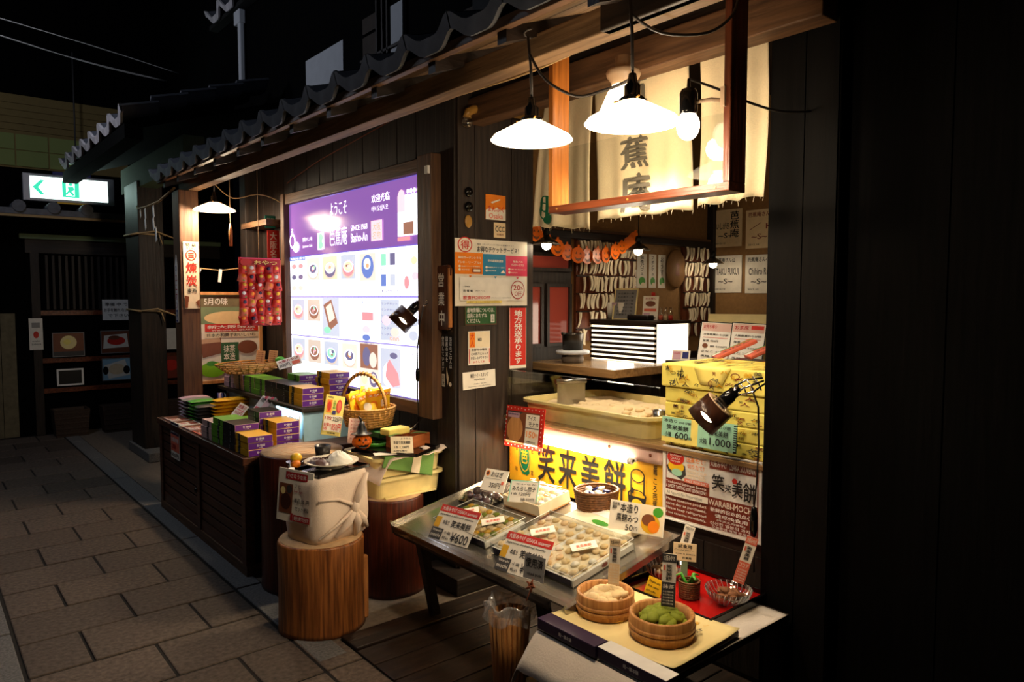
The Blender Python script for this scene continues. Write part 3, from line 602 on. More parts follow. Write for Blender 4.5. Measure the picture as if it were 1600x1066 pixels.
H = [('t', .375, .14, .51, .36, 'ようこそ', 'b_text'), ('t', .69, .15, .81, .28, '欢迎光临', 'b_text'), ('t', .69, .33, .80, .42, '어서 오십시오', 'b_text'), ('t', .37, .56, .51, .88, '芭蕉庵', 'b_text'), ('t', .54, .58, .66, .67, 'SINCE 1968', 'b_text'), ('t', .54, .71, .66, .86, 'Basho-An', 'b_text'),
     ('t', .13, .66, .22, .74, '昔懐かしい味', 'b_text'), ('t', .13, .80, .22, .86, 'Japanese Cafe', 'b_text'), ('t', .255, .47, .335, .56, '甘味処', 'b_text'), ('r', .27, .62, .325, .92, 'b_white'), ('e', .297, .70, .02, .07, 'b_green'), ('e', .297, .84, .02, .07, 'b_green'), ('r', .285, .72, .31, .82, 'b_green'),
     ('e', .035, .70, .028, .14, 'b_text'), ('e', .07, .82, .03, .10, 'b_text'), ('e', .035, .70, .02, .10, 'b_purple'), ('e', .07, .82, .018, .06, 'b_grey'), ('t', .025, .46, .045, .56, '花', 'b_text'), ('r', .69, .56, .765, .88, 'b_pink'), ('t', .70, .60, .755, .85, '大阪\n名物', 'b_orange'),
     ('r', .865, .26, .998, .86, 'b_white'), ('r', .865, .26, .91, .5, 'b_pink'), ('e', .888, .26, .02, .09, 'b_pink'), ('t', .92, .18, .995, .25, '●●●●', 'b_text'), ('r', .90, .66, .96, .84, 'b_brown'), ('r', .865, .87, .94, .93, 'b_red')]
bpanel(5.018, 3.285, 1.782, 2.152, 'b_purple', H, 'header_panel')
def dish(k):
    rr = random.Random(k * 17 + 3); bg = ['b_grey', 'b_tan', 'b_yellow', 'b_grey', 'b_sand'][k % 5]; a = [('r', .10, .07, .90, .60, bg)]
    bowl = ['b_blue', 'b_white', 'b_dark', 'b_red', 'b_brown'][k % 5]; fill = ['b_tan', 'b_green', 'b_yellow', 'b_dark', 'b_brown'][(k * 2 + 1) % 5]
    a += [('e', .5, .42, .33, .17, 'b_sand'), ('e', .5, .37, .30, .18, bowl), ('e', .5, .33, .26, .13, 'b_white'), ('e', .5, .33, .22, .105, fill)]
    for i in range(7):
        t = rr.random() * 6.28; q = rr.random() * .7; a.append(('e', .5 + .16 * q * math.cos(t), .32 + .08 * q * math.sin(t), .03 + .05 * rr.random(), .018 + .03 * rr.random(), rr.choice(['b_tan', 'b_red', 'b_brown', 'b_pink', 'b_green', 'b_orange', 'b_white', 'b_dark'])))
    return a + [('t', .2, .66, .8, .71, 'あんみつ', 'b_grey'), ('t', .25, .77, .75, .82, '580円', 'b_grey'), ('t', .2, .88, .8, .92, 'Warabimochi', 'b_grey')]
def cells(z0, z1, spans, k0, special={}):
    for i, (a, b) in enumerate(spans): bpanel(YS[a], YS[b], z0, z1, special.get(i, ('b_white', None))[0], special.get(i, (0, dish(k0 + i)))[1])
col1 = [('r', 0, 0, 1, .1, 'b_blue'), ('t', .05, .02, .95, .08, 'お持ち帰り', 'b_text')] + [q for r in range(3) for c in range(2) for q in (('e', .28 + .44 * c, .24 + .27 * r, .15, .06, ['b_red', 'b_dark', 'b_tan'][r]), ('t', .1 + .44 * c, .32 + .27 * r, .46 + .44 * c, .36 + .27 * r, '320円', 'b_dark'))]
drinks = [('r', .15 + .4 * c, .12 + .42 * r, .38 + .4 * c, .36 + .42 * r, ['b_green', 'b_dark', 'b_blue', 'b_grey'][2 * r + c]) for r in range(2) for c in range(2)] + [('t', .1, .42, .9, .46, '抹茶ドリンク', 'b_dark'), ('t', .1, .86, .9, .9, '450円', 'b_dark')]
tops = [('e', .3, .72, .12, .13, 'b_red'), ('e', .7, .6, .16, .08, 'b_pink'), ('e', .65, .3, .14, .08, 'b_yellow'), ('t', .15, .1, .8, .16, 'かき氷', 'b_grey')]
cells(1.5, 1.782, [(0, 2), (2, 3), (3, 4), (4, 5), (5, 6), (6, 7), (7, 8)], 0, {0: ('b_white', col1), 4: ('b_white', [('r', .1, .08, .9, .66, 'b_tan'), ('e', .5, .36, .3, .25, 'b_blue'), ('e', .48, .30, .17, .12, 'b_white'), ('e', .5, .34, .09, .05, 'b_orange'), ('t', .2, .76, .8, .82, '白玉', 'b_grey')]), 5: ('b_white', drinks), 6: ('b_white', tops)})
clip_bg = [('r', .05, .06, .5, .92, 'b_grey')] + [('t', .08, .12 + .13 * q, .46, .17 + .13 * q, 'ランチセット', 'b_dark') for q in range(6)] + [('e', .2, .5, .1, .1, 'b_pink'), ('e', .4, .74, .1, .1, 'b_tan'), ('t', .28, .84, .5, .95, '500', 'b_orange'), ('e', .82, .5, .12, .1, 'b_grey'), ('e', .82, .78, .1, .1, 'b_grey')]
cells(1.228, 1.5, [(0, 2), (2, 3), (3, 5), (5, 6), (6, 8)], 3, {2: ('b_white', [('r', .02, .02, .5, .94, 'b_grey'), ('p', [(.05, .2), (.28, .06), (.46, .62), (.22, .82)], 'b_brown'), ('p', [(.12, .25), (.27, .14), (.38, .5), (.22, .62)], 'b_tan'), ('e', .16, .8, .1, .08, 'b_green'), ('t', .68, .1, .8, .7, '大阪弁当', 'b_grey', 'v')]),
       3: ('b_white', [('t', .1, .06, .9, .16, '味くらべ', 'b_blue'), ('r', .2, .34, .75, .52, 'b_red'), ('e', .4, .72, .2, .08, 'b_pink'), ('e', .4, .9, .2, .07, 'b_blue')]), 4: ('b_white', clip_bg)})
cells(.938, 1.228, [(0, 2), (2, 3), (3, 4), (4, 5), (5, 6), (6, 8)], 3, {4: ('b_tan', [('r', .08, .04, .95, .55, 'b_brown'), ('e', .4, .3, .2, .2, 'b_dark'), ('e', .72, .36, .18, .16, 'b_tan'), ('r', .08, .58, .48, .96, 'b_tan'), ('e', .28, .76, .16, .13, 'b_yellow'), ('e', .74, .76, .2, .16, 'b_dark'), ('e', .74, .74, .13, .1, 'b_tan'), ('t', .3, .0, .8, .05, '季節', 'b_dark')]),
       5: ('b_white', [('r', .04, .08, .52, .86, 'b_grey'), ('p', [(.14, .5), (.26, .3), (.46, .56), (.5, .78), (.34, .84), (.18, .72)], 'b_red'), ('p', [(.10, .5), (.20, .36), (.16, .66), (.34, .88), (.5, .84), (.3, .94), (.12, .78)], 'b_white'), ('e', .36, .22, .09, .06, 'b_dark'), ('t', .62, .12, .95, .2, '三 ・ 三', 'b_dark'), ('t', .6, .84, .96, .89, '大阪名物わらび餅', 'b_red'), ('t', .6, .92, .96, .96, '一盛五百円', 'b_red')])})
for args in ((3.235, 5.075, 2.155, 2.225), (3.235, 5.075, .865, .935)): bw(*args, -.03, .035).build('frame_rail', 'brown_y', bd, bev=.004)
for args in ((3.13, 3.265, .86, 2.235), (5.02, 5.08, .86, 2.23)): bw(*args, -.03, .045).build('frame_stile', 'brown_z', bd, bev=.004)
bw(3.262, 3.284, .935, 2.155, -.02, .03).build('inner_trim', 'black', bd)
bw(3.14, 3.17, 2.13, 2.17, .045, .06).build('corner_fitting', 'white', bd)
# board's own light onto the goods in front of it comes from the emissive panels
# ================================================================== STUMPS, WRAPPED BOX, CREAM TUBS
def stump(name, label, c, r, h, side, n=40):
    o = thing(name, label, 'log stool', (c[0], c[1], 0))
    mb = MB(); mb.lathe([(r * 1.02, 0), (r, .02), (r * .985, h * .5), (r, h - .012), (r * .97, h - .002)], n, 0, wob=.02); mb.build('trunk', side, o)
    MB().lathe([(.0, h + .001), (r * .95, h + .001), (r * .955, h - .006)], n, 0).build('cut_face', 'log_end', o)
    for k in range(3): MB().shell([(r * (.25 + .22 * k), h + .0012), (r * (.26 + .22 * k), h + .0012), (r * (.255 + .22 * k), h + .002)], 30).build('growth_ring', 'pine', o)
    return o
s1 = stump('log_stool', 'honey brown log stool carrying the cloth wrapped box', (1.415, 3.06), .192, .41, 'log')
B(.13, -.135, 0, .165, -.06, .30).build('bark_strip', 'log_pale', s1, bev=.01).rotation_euler = (0, 0, .25)
stump('log_stool', 'dark red log stool under the cream plastic tubs', (1.87, 3.215), .165, .494, 'log_dark')
stump('log_stool', 'tall dark log with a pale cut top at the end of the counter', (1.56, 3.585), .215, .70, 'log_dark')
# ---- box wrapped in pale cloth
wx = thing('wrapped_box', 'box wrapped in pale knotted cloth on the honey brown log', 'box', (1.45, 3.07, .412), 14)
mb = MB()
def wrap(hw, hd, h):
    vs = []; n = 40; rows = 10
    for j in range(rows + 1):
        t = j / rows
        for i in range(n):
            a = 2 * math.pi * (i + .5) / n; c_, s_ = math.cos(a), math.sin(a); p = 6.
            k = (abs(c_) ** p + abs(s_) ** p) ** (-1 / p); k *= 1 - .05 * t * 0 + .012 * math.sin(9 * a + 4 * t) + .01 * math.sin(23 * a - 6 * t)
            k *= (.94 + .06 * min(1, t * 4)); k *= 1 - .05 * max(0, (t - .92) / .08)
            vs.append((hw * k * c_, hd * k * s_, h * t + .004 * math.sin(5 * a) * (t > .1)))
    fs = [(j * n + i, j * n + (i + 1) % n, (j + 1) * n + (i + 1) % n, (j + 1) * n + i) for j in range(rows) for i in range(n)]
    fs.append(tuple(rows * n + i for i in range(n))); fs.append(tuple(range(n))[::-1]); return vs, fs
vs, fs = wrap(.165, .125, .288); mb.add(vs, fs, 0, True); mb.build('cloth', 'wrap_white', wx)
kn = MB(); kn.ball((.05, -.135, .13), .022, 12, 8, 0, (1, .8, 1.3), .15)
for q in (((.05, -.13, .14), (.09, -.134, .21), (.13, -.13, .275)), ((.05, -.13, .12), (.01, -.135, .07), (-.06, -.128, .015)), ((.05, -.13, .12), (.06, -.142, .06), (.05, -.135, .0)), ((.05, -.13, .12), (.10, -.134, .06), (.13, -.125, .02))):
    kn.tube(q, [.016, .02, .008], 8)
for q in (((-.15, -.127, .20), (-.04, -.129, .185), (.05, -.132, .14)), ((-.15, -.127, .03), (-.05, -.130, .07), (.04, -.132, .12))): kn.tube(q, [.004, .007, .01], 6)
kn.build('knot', 'wrap_white', wx)
card('curry_notice', 'white notice with a curry picture hung on the wrapped box', 'notice', (1.282, 3.035, .618), -66, .20, .235, 'paper',
     [('o', .5, .5, .0, .0, 'ink', .1), ('r', .22, .05, .84, .19, 'crimson'), ('t', .26, .075, .80, .165, '小さなうな丼', 'white'), ('r', .06, .28, .44, .84, 'chocolate'), ('e', .25, .62, .15, .16, 'curry'), ('e', .16, .42, .07, .07, 'cream'), ('e', .34, .38, .08, .08, 'darkgrey'), ('t', .5, .26, .95, .33, 'ミニカレー', 'inkgrey'), ('t', .48, .37, .96, .43, 'beef curry & rice', 'crimson'), ('t', .5, .52, .92, .61, '単品 500円', 'ink'), ('t', .54, .67, .92, .76, 'セット 850', 'ink'), ('r', .5, .84, .97, .96, 'crimson'), ('t', .53, .86, .94, .94, 'お持ち帰りできます', 'white'), ('r', .42, .82, .49, .96, 'crimson')], 3, 3)
tr = thing('serving_tray', 'dark serving tray on the wrapped box', 'tray', (1.47, 3.085, .701), 14)
B(-.15, -.11, 0, .15, .11, .004).build('tray_base', 'lacquer_black', tr); 
for q in ((-.15, -.11, .15, -.104), (-.15, .104, .15, .11), (-.15, -.11, -.144, .11), (.144, -.11, .15, .11)): B(q[0], q[1], .004, q[2], q[3], .014).build('tray_rim', 'lacquer_black', tr)
pl = MB(); pl.shell([(.0, .002), (.055, .0), (.06, .006), (.09, .022), (.125, .032), (.124, .036), (.085, .026), (.055, .012), (.0, .010)], 36)
o = pl.build('plate', 'porcelain'); o.location = (1.49, 3.10, .7055); tag(o, 'cream oval plate with curry and rice on the dark tray', 'plate')
mb = MB(); mb.grid(lambda u, v: (.075 * u * math.cos(6.2832 * v), .072 * u * math.sin(6.2832 * v), .058 * (1 - u ** 1.6) + random.uniform(-.004, .004) * (u < .95)), 12, 32); o = mb.build('rice_mound', 'rice'); o.location = (1.525, 3.095, .722); tag(o, 'mound of white rice on the curry plate', 'rice', kind='stuff')
mb = MB(); mb.grid(lambda u, v: (.055 * u * math.cos(6.2832 * v) * (1 + .2 * math.sin(5 * 6.28 * v)), .075 * u * math.sin(6.2832 * v), .026 * (1 - u * u) + random.uniform(-.004, .004)), 8, 24); o = mb.build('curry_sauce', 'curry'); o.location = (1.432, 3.12, .727); tag(o, 'dark brown curry sauce at the left of the rice', 'curry')
for k in range(7):
    o = MB().ball((0, 0, 0), .009, 7, 5, 0, (1.4, 1, .7), .3).build('curry_crumb', 'curry', bpy.data.objects['curry_sauce']); o.location = (.02 + .014 * k, .01 * math.sin(k * 2), .016 + .004 * k)
mb = MB(); mb.shell([(.028, 0), (.036, .068), (.033, .068), (.026, .004)], 24); mb.lathe([(0, .003), (.027, .003)], 24); o = mb.build('cup', 'cup'); o.location = (1.525, 3.265, .704); o.scale = (1.1, 1.1, 1.1); tag(o, 'dark grey cup behind the curry plate', 'cup')
gl = MB(); gl.shell([(.012, 0), (.03, .008), (.042, .03), (.040, .03), (.028, .011), (.010, .004)], 22)
o = gl.build('glass_dish', 'cut_glass'); o.location = (1.355, 3.20, .7055); tag(o, 'small glass dish holding two eggs on the dark tray', 'dish')
o = MB().ball((0, 0, 0), .027, 14, 9, 0, (1, 1, .85)).build('egg', 'egg'); o.location = (1.362, 3.20, .752); tag(o, 'upper yellow topped egg in the small glass dish', 'egg')
o = MB().ball((0, 0, 0), .023, 14, 9, 0, (1, 1, .85)).build('egg', 'orange'); o.location = (1.350, 3.178, .727); tag(o, 'lower orange egg in the small glass dish', 'egg')
sp = MB(); sp.ball((0, 0, 0), .022, 12, 6, 0, (1.4, 1, .3)); sp.tube([(.025, 0, 0), (.06, .0, .008), (.13, 0, .004)], [.004, .003, .005], 6); o = sp.build('spoon', 'chrome'); o.location = (1.335, 3.075, .712); o.rotation_euler = (0, 0, -.5); tag(o, 'silver spoon lying in front of the curry plate', 'spoon')
o = MB().box(-.035, -.012, 0, .035, .012, .018).build('cutlery_rest', 'white', bev=.005); o.location = (1.295, 3.13, .705); o.rotation_euler = (0, 0, .6); tag(o, 'white cutlery rest at the left of the dark tray', 'rest')
# ---- cream tubs
def tub(name, label, x0, y0, x1, y1, z0, z1, m, lip=.014, r=.03, th=.006):
    o = thing(name, label, 'tub', ((x0 + x1) / 2, (y0 + y1) / 2, z0)); hw, hd, h = (x1 - x0) / 2, (y1 - y0) / 2, z1 - z0
    def ring(w, d, rr, z):
        pts = []
        for cx, cy, a0 in ((w - rr, d - rr, 0), (-w + rr, d - rr, 90), (-w + rr, -d + rr, 180), (w - rr, -d + rr, 270)):
            for q in range(6): a = math.radians(a0 + 18 * q); pts.append((cx + rr * math.cos(a), cy + rr * math.sin(a), z))
        return pts
    rings = [ring(hw - .012, hd - .012, r, 0), ring(hw - .004, hd - .004, r, h - .016), ring(hw + lip, hd + lip, r + lip, h - .014), ring(hw + lip, hd + lip, r + lip, h), ring(hw - th, hd - th, r, h), ring(hw - th - .012, hd - th - .012, r, .006)]
    vs = [p for g in rings for p in g]; n = 24
    fs = [(k * n + i, k * n + (i + 1) % n, (k + 1) * n + (i + 1) % n, (k + 1) * n + i) for k in range(5) for i in range(n)] + [tuple(5 * n + i for i in range(n)), tuple(range(n))[::-1]]
    mb = MB(); mb.add(vs, fs, 0, False); mb.build('body', m, o); return o
ta = tub('plastic_tub', 'lower cream plastic tub of the pair on the dark red log', 1.735, 3.115, 2.122, 3.45, .496, .600, 'cream')
B(-.15, -.178, .0, .15, -.160, .008).build('foot_bar', 'cream', ta)
tub('plastic_tub', 'upper cream plastic tub of the pair on the dark red log', 1.735, 3.115, 2.122, 3.45, .602, .702, 'cream')
# cloth, towel, tray and the goods on the tubs
def drape(name, label, cat, m, fn, nu=24, nv=24, solid=.003):
    mb = MB(); mb.grid(fn, nu, nv); o = mb.build(name, m, solid=solid); return tag(o, label, cat)
drape('cloth', 'white cloth spread over the upper cream tub and hanging at its left', 'cloth', 'wrap_white',
      lambda u, v: (1.66 + .06 * (1 - v) + .50 * u * 0 + .33 * u, 3.06 + .36 * v + .01 * math.sin(14 * u), .704 + .003 * math.sin(20 * u + 8 * v) - (.12 * max(0, .22 - u) / .22 if True else 0) * (1 - .35 * v)))
drape('cloth', 'crumpled white cloth at the right end of the cream tubs', 'cloth', 'wrap_white',
      lambda u, v: (2.00 + .16 * u, 3.09 + .35 * v, .708 + .012 * math.sin(9 * u + 5 * v) + .012 * math.sin(17 * v) - .03 * max(0, u - .6)))
def towel(u, v):
    x = 1.765 + .29 * u; ln = .045 + .085 * u
    if v < .3: return (x, 3.17 - .08 * v / .3, .7135 + .002 * math.sin(9 * u))
    t = (v - .3) / .7; return (x - .02 * t, 3.086 - .006 * math.sin(7 * u + 1) * t, .7125 - ln * t)
drape('towel', 'green towel with a pale stripe hanging over the cream tub', 'towel', 'towel_green', towel)
drape('towel_stripe', 'pale stripe', None, 'paper_warm', lambda u, v: tuple(Vector(towel(.58 + .16 * u, v)) + Vector((0, -.004, .001))), 6, 20, 0).parent = bpy.data.objects['towel']
tb = thing('tasting_tray', 'black tasting tray on the cream tubs', 'tray', (1.90, 3.205, .716), 30)
B(-.13, -.185, 0, .13, .185, .005).build('tray_base', 'lacquer_black', tb)
for q in ((-.13, -.185, .13, -.178), (-.13, .178, .13, .185), (-.13, -.185, -.123, .185), (.123, -.185, .13, .185)): B(q[0], q[1], .005, q[2], q[3], .016).build('tray_rim', 'lacquer_black', tb)
ob_ = thing('wooden_box', 'orange brown wooden box on the black tasting tray', 'box', (1.99, 3.235, .722), 20)
B(-.09, -.075, 0, .09, .075, .006).build('floor_board', 'box_orange', ob_)
for q in ((-.09, -.075, .09, -.067), (-.09, .067, .09, .075), (-.09, -.067, -.082, .067), (.082, -.067, .09, .067)): B(q[0], q[1], .006, q[2], q[3], .062).build('side_board', 'box_orange', ob_, bev=.002)
o = B(-.07, -.04, 0, .07, .04, .035).build('cream_block', 'paleyellow', bev=.008); o.matrix_basis = T(1.93, 3.265, .785) @ Rz(8); tag(o, 'pale yellow sweet block on the wooden box', 'sweet')
o = B(-.07, -.05, 0, .07, .05, .03).build('green_block', 'green', bev=.004); o.matrix_basis = T(1.93, 3.38, .76) @ Rz(8); tag(o, 'dark green block behind the pale yellow sweet', 'sweet')
for k, (x, y, a) in enumerate(((1.90, 3.22, 20), (2.03, 3.19, -25))):
    lf = MB(); lf.grid(lambda u, v: ((u - .5) * .09, (v - .5) * .034 * math.sin(math.pi * (.08 + .84 * u)) * 2 * .5, .006 * math.cos(3 * (u - .5))), 8, 4); o = lf.build('leaf', 'tatami_green', solid=.001); o.matrix_basis = T(x, y, .788) @ Rz(a); tag(o, ['green leaf at the left of the pale yellow sweet', 'green leaf at the right of the pale yellow sweet'][k], 'leaf')
card('price_card', 'cream handwritten price card on the black tasting tray', 'card', (1.862, 3.085, .765), -12, .115, .085, 'paper_warm', [('t', .45, .08, .92, .18, 'ようかん', 'ink'), ('t', .12, .27, .88, .47, '本造り笑来美餅', 'ink'), ('t', .15, .56, .8, .74, '1本 1,100円', 'ink'), ('t', .1, .82, .7, .92, 'お持ち帰り', 'ink')], 25, 5)
o = B(-.07, -.03, 0, .07, .03, .003).build('paper_slip', 'paper'); o.matrix_basis = T(1.80, 3.115, .7225) @ Rz(-20); tag(o, 'white paper slip lying on the front of the black tasting tray', 'paper')
bl = MB(); bl.shell([(.02, 0), (.035, .01), (.045, .03), (.043, .03), (.033, .012), (.0, .004)], 20); o = bl.build('steel_bowl', 'chrome'); o.location = (2.06, 3.34, .765); tag(o, 'small shiny bowl behind the wooden box', 'bowl')
sp = MB(); sp.tube([(0, 0, 0), (.03, 0, .02), (.07, 0, .055), (.09, 0, .06)], [.006, .004, .003, .003], 6); o = sp.build('ladle', 'chrome'); o.location = (2.06, 3.32, .785); tag(o, 'shiny ladle handle rising from the small bowl', 'ladle')
for k in range(3):
    o = MB().lathe([(.0, 0), (.016, 0), (.016, .05), (.008, .06), (.008, .075), (0, .075)], 14).build('small_jar', 'cut_glass'); o.location = (2.02 + .045 * k, 3.44 - .02 * k, .715); tag(o, ['left', 'middle', 'right'][k] + ' small glass jar behind the wooden box', 'jar', 'small jars')
# ---- basket of yellow packs on a wooden foot
MB().lathe([(.05, 0), (.045, .012), (.022, .03), (.022, .065), (.04, .085)], 20).build('wooden_stand', 'pine').location = (1.865, 3.44, .716)
tag(bpy.data.objects['wooden_stand'], 'turned pale wooden stand under the round wicker basket', 'stand')
gb = MB(); gb.shell([(.075, 0), (.085, .02), (.08, .028), (.06, .006)], 20); o = gb.build('bamboo_ring', 'leaf'); o.location = (1.86, 3.345, .72); o.scale = (.8, .8, .8); tag(o, 'green bamboo ring at the foot of the wooden stand', 'ring')
bk = thing('wicker_basket', 'round wicker basket with handle full of yellow snack packs', 'basket', (1.905, 3.50, .803), 20)
basket(bk, .150, .135, .092, 8, 26, .84, 'wicker', .0065)
h1 = MB(); pts = [(.150 * math.cos(a) * .2 - .04 + .0 * a, -.13 * math.cos(a), .085 + .20 * math.sin(a)) for a in [math.pi * i / 24 for i in range(25)]]
h1.tube(pts, .009, 7); h1.build('handle', 'wicker', bk)
hw_ = MB(); pts = [(p[0] + .011 * math.cos(i * 1.6), p[1], p[2] + .011 * math.sin(i * 1.6)) for i, p in enumerate([(.150 * math.cos(a) * .2 - .04, -.13 * math.cos(a), .085 + .20 * math.sin(a)) for a in [math.pi * i / 80 for i in range(81)]])]
hw_.tube(pts, .004, 5).build('handle_binding', 'wicker_dark', bk)
random.seed(11)
for k in range(15):
    mb = MB()
    def g(u, v, s=1): e = max(0, (1 - abs(2 * u - 1) ** 3) * (1 - abs(2 * v - 1) ** 3)); return ((u - .5) * .085, s * .008 * e ** .6, (v - .5) * .13)
    mb.grid(lambda u, v: g(u, v, 1), 6, 6); mb.grid(lambda u, v: g(u, v, -1), 6, 6)
    a = 2 * math.pi * k / 15; r = .085 if k % 3 else .03
    o = mb.build('snack_pack', ['yellow', 'boxyellow', 'paleyellow', 'yellow', 'orange'][k % 5] if k % 5 != 4 else 'yellow')
    o.matrix_basis = T(1.905 + r * math.cos(a), 3.50 + r * .8 * math.sin(a), .925 + random.uniform(-.01, .02)) @ Rz(random.uniform(-50, 50)) @ Rx(random.uniform(-25, 25)) @ Ry(random.uniform(-25, 25))
    printed([('r', .1, .1, .9, .25, 'orange'), ('e', .5, .6, .25, .18, ['red', 'paper', 'orange'][k % 3]), ('t', .15, .12, .85, .23, 'えび', 'paper')], .085, .13, o).location = (0, -.009, 0)
    tag(o, 'yellow snack pack upright in the round wicker basket', 'packet', 'yellow packs in the wicker basket')
random.seed(3)
# ---- pumpkin in a witch hat, folded price board
pu = thing('toy_pumpkin', 'small orange toy pumpkin with a black witch hat', 'decoration', (1.755, 3.30, .716), -20)
mb = MB(); n = 40; vs = []; fs = []
for j in range(13):
    th = math.pi * j / 12
    for i in range(n):
        a = 2 * math.pi * i / n; k = .050 * (1 + .07 * abs(math.cos(4 * a)) - .05); vs.append((k * math.sin(th) * math.cos(a), k * math.sin(th) * math.sin(a), .045 + .045 * math.cos(th) * (1 - .15 * math.sin(th))))
for j in range(12):
    for i in range(n): fs.append((j * n + i, (j + 1) * n + i, (j + 1) * n + (i + 1) % n, j * n + (i + 1) % n))
mb.add(vs, fs, 0, True); mb.build('pumpkin', 'pumpkin', pu)
f = MB()
for poly in ([(-.026, .058), (-.010, .058), (-.018, .074)], [(.006, .058), (.022, .058), (.014, .074)], [(-.005, .046), (.003, .046), (-.001, .056)], [(-.034, .040), (-.02, .026), (0, .020), (.02, .026), (.032, .042), (.018, .036), (.01, .040), (.002, .033), (-.008, .038), (-.016, .034)]):
    vs = []
    for x, z in poly: vs.append((x, -math.sqrt(max(.0, .0535 ** 2 - x * x - (.9 * (z - .045)) ** 2)) - .001, z))
    f.add(vs, [tuple(range(len(vs)))])
f.build('face', 'black', pu)
MB().lathe([(.055, .086), (.05, .089), (.03, .092), (.02, .125), (.008, .15)], 20).build('hat', 'black', pu); MB().tube([(0, 0, .145), (-.006, 0, .165), (-.016, 0, .178)], [.009, .006, .002], 8).build('hat_tip', 'black', pu)
card('price_board', 'yellow edged price board with two snacks leaning behind the cup', 'sign', (1.648, 3.40, .895), -8, .10, .205, 'paleyellow',
     [('r', .03, .02, .97, .98, 'paleyellow'), ('t', .1, .03, .4, .08, '大阪限定', 'ink'), ('r', .1, .12, .36, .44, 'orange'), ('e', .23, .28, .1, .12, 'red'), ('t', .42, .12, .56, .34, '大阪名物', 'leaf', 'v'), ('e', .74, .26, .14, .17, 'red'), ('e', .74, .26, .10, .13, 'salmon'), ('r', .42, .38, .6, .48, 'navy'), ('r', .04, .5, .97, .9, 'paper'), ('t', .08, .53, .46, .63, '1枚', 'crimson'), ('t', .5, .53, .95, .65, '325円', 'ink'), ('t', .06, .70, .46, .88, 'お得な\n3枚', 'red'), ('t', .48, .70, .96, .88, '850円', 'red'), ('t', .3, .925, .7, .965, '芭蕉庵', 'ink')], 12, 13, .006)
card('folded_leaflet', 'pale pink handwritten leaflet behind the toy pumpkin', 'leaflet', (1.775, 3.395, .80), -15, .085, .13, 'boxpink', [('t', .12, .08 + .14 * k, .88, .15 + .14 * k, 'おいしい和菓子', 'crimson') for k in range(6)], 14, 8)
# ================================================================== RIGHT: SWEETS COUNTER
sc_ = thing('sweets_counter', 'dark wooden sweets counter under the yellow sign', 'counter', (2.7, 2.2, 0))
rel(B(2.475, 1.41, 0, 2.98, 2.985, .846), sc_).build('carcass', 'dark_y', sc_)
rel(B(2.44, 1.41, .846, 3.14, 2.99, .866), sc_).build('top', 'slab', sc_, bev=.003)
for k in range(5): rel(B(2.468, 1.42 + .313 * k, .02, 2.476, 1.727 + .313 * k, .50), sc_).build('front_board', 'dark_z', sc_, bev=.002)
ys = card('shop_sign', 'long yellow sign with black brush lettering on the sweets counter', 'sign', (2.463, 2.452, .675), 'W', 1.035, .315, 'signyellow',
     [('r', .0, .0, 1, .06, 'gold'), ('e', .118, .55, .045, .30, 'signgreen'), ('p', [(.078, .34), (.10, .28), (.16, .80), (.135, .86)], 'signgreen'), ('o', .12, .55, .040, .25, 'signyellow', .08), ('t', .095, .44, .142, .66, '芭', 'gold'), ('t', .05, .38, .068, .46, '甘', 'ink'), ('t', .17, .38, .188, .46, '花', 'ink'), ('t', .05, .74, .068, .82, '味', 'ink'), ('t', .17, .74, .188, .82, '堂', 'ink'),
      ('t', .225, .26, .345, .86, '笑', 'ink'), ('t', .375, .27, .495, .87, '来', 'ink'), ('t', .525, .28, .64, .86, '美', 'ink'), ('t', .67, .26, .795, .88, '餅', 'ink'),
      ('o', .865, .40, .040, .10, 'ink', .16), ('r', .825, .40, .833, .70, 'ink'), ('r', .897, .40, .905, .66, 'ink'), ('e', .838, .62, .007, .045, 'ink'), ('o', .863, .68, .052, .08, 'ink', .18), ('p', [(.812, .70), (.915, .70), (.90, .90), (.87, .96), (.85, .96), (.82, .88)], 'ink'), ('e', .865, .80, .03, .07, 'signyellow'),
      ('t', .952, .20, .972, .33, '羅', 'ink'), ('t', .950, .38, .974, .78, 'ころ芭蕉', 'ink', 'v'), ('r', .945, .80, .985, .95, 'red'), ('t', .952, .82, .978, .93, '堂', 'ink')], 0, 0, .004)
strip = MB(); strip.grid(lambda u, v: (2.459 - .012 * math.sin(7 * u) * (1 - v) * .5 - .004 * (1 - v), 2.965 - 1.03 * u, .782 + .066 * v + .010 * (1 - v) * math.sin(5 * u + 1)), 30, 3)
o = strip.build('paper_strip', 'boxpink', solid=.001); tag(o, 'faded pale strip pinned along the top of the yellow sign', 'paper')
for y in (2.24, 2.0): MB().ball((2.452, y, .812), .008, 8, 5, 0, (.5, 1, 1)).build('pin', 'rust', o)
tl = thing('tube_lamp', 'glowing fluorescent tube in front of the yellow sign', 'lamp', (2.428, 2.5, .775))
MB().cyl((0, -.40, 0), (0, .42, .0), .013, n=14).build('tube', 'tube', tl)
for y in (-.42, .42): MB().cyl((0, y, 0), (0, y + .02, 0), .015, n=12).build('end_cap', 'white', tl); B(.0, y, -.006, .03, y + .02, .006).build('bracket', 'white', tl)
light('tube_light', 'AREA', (2.405, 2.5, .745), 7, (1, .83, .55), rot=(0, 0, 0), size=.06, size_y=.85).rotation_euler = (0, math.radians(28), 0)
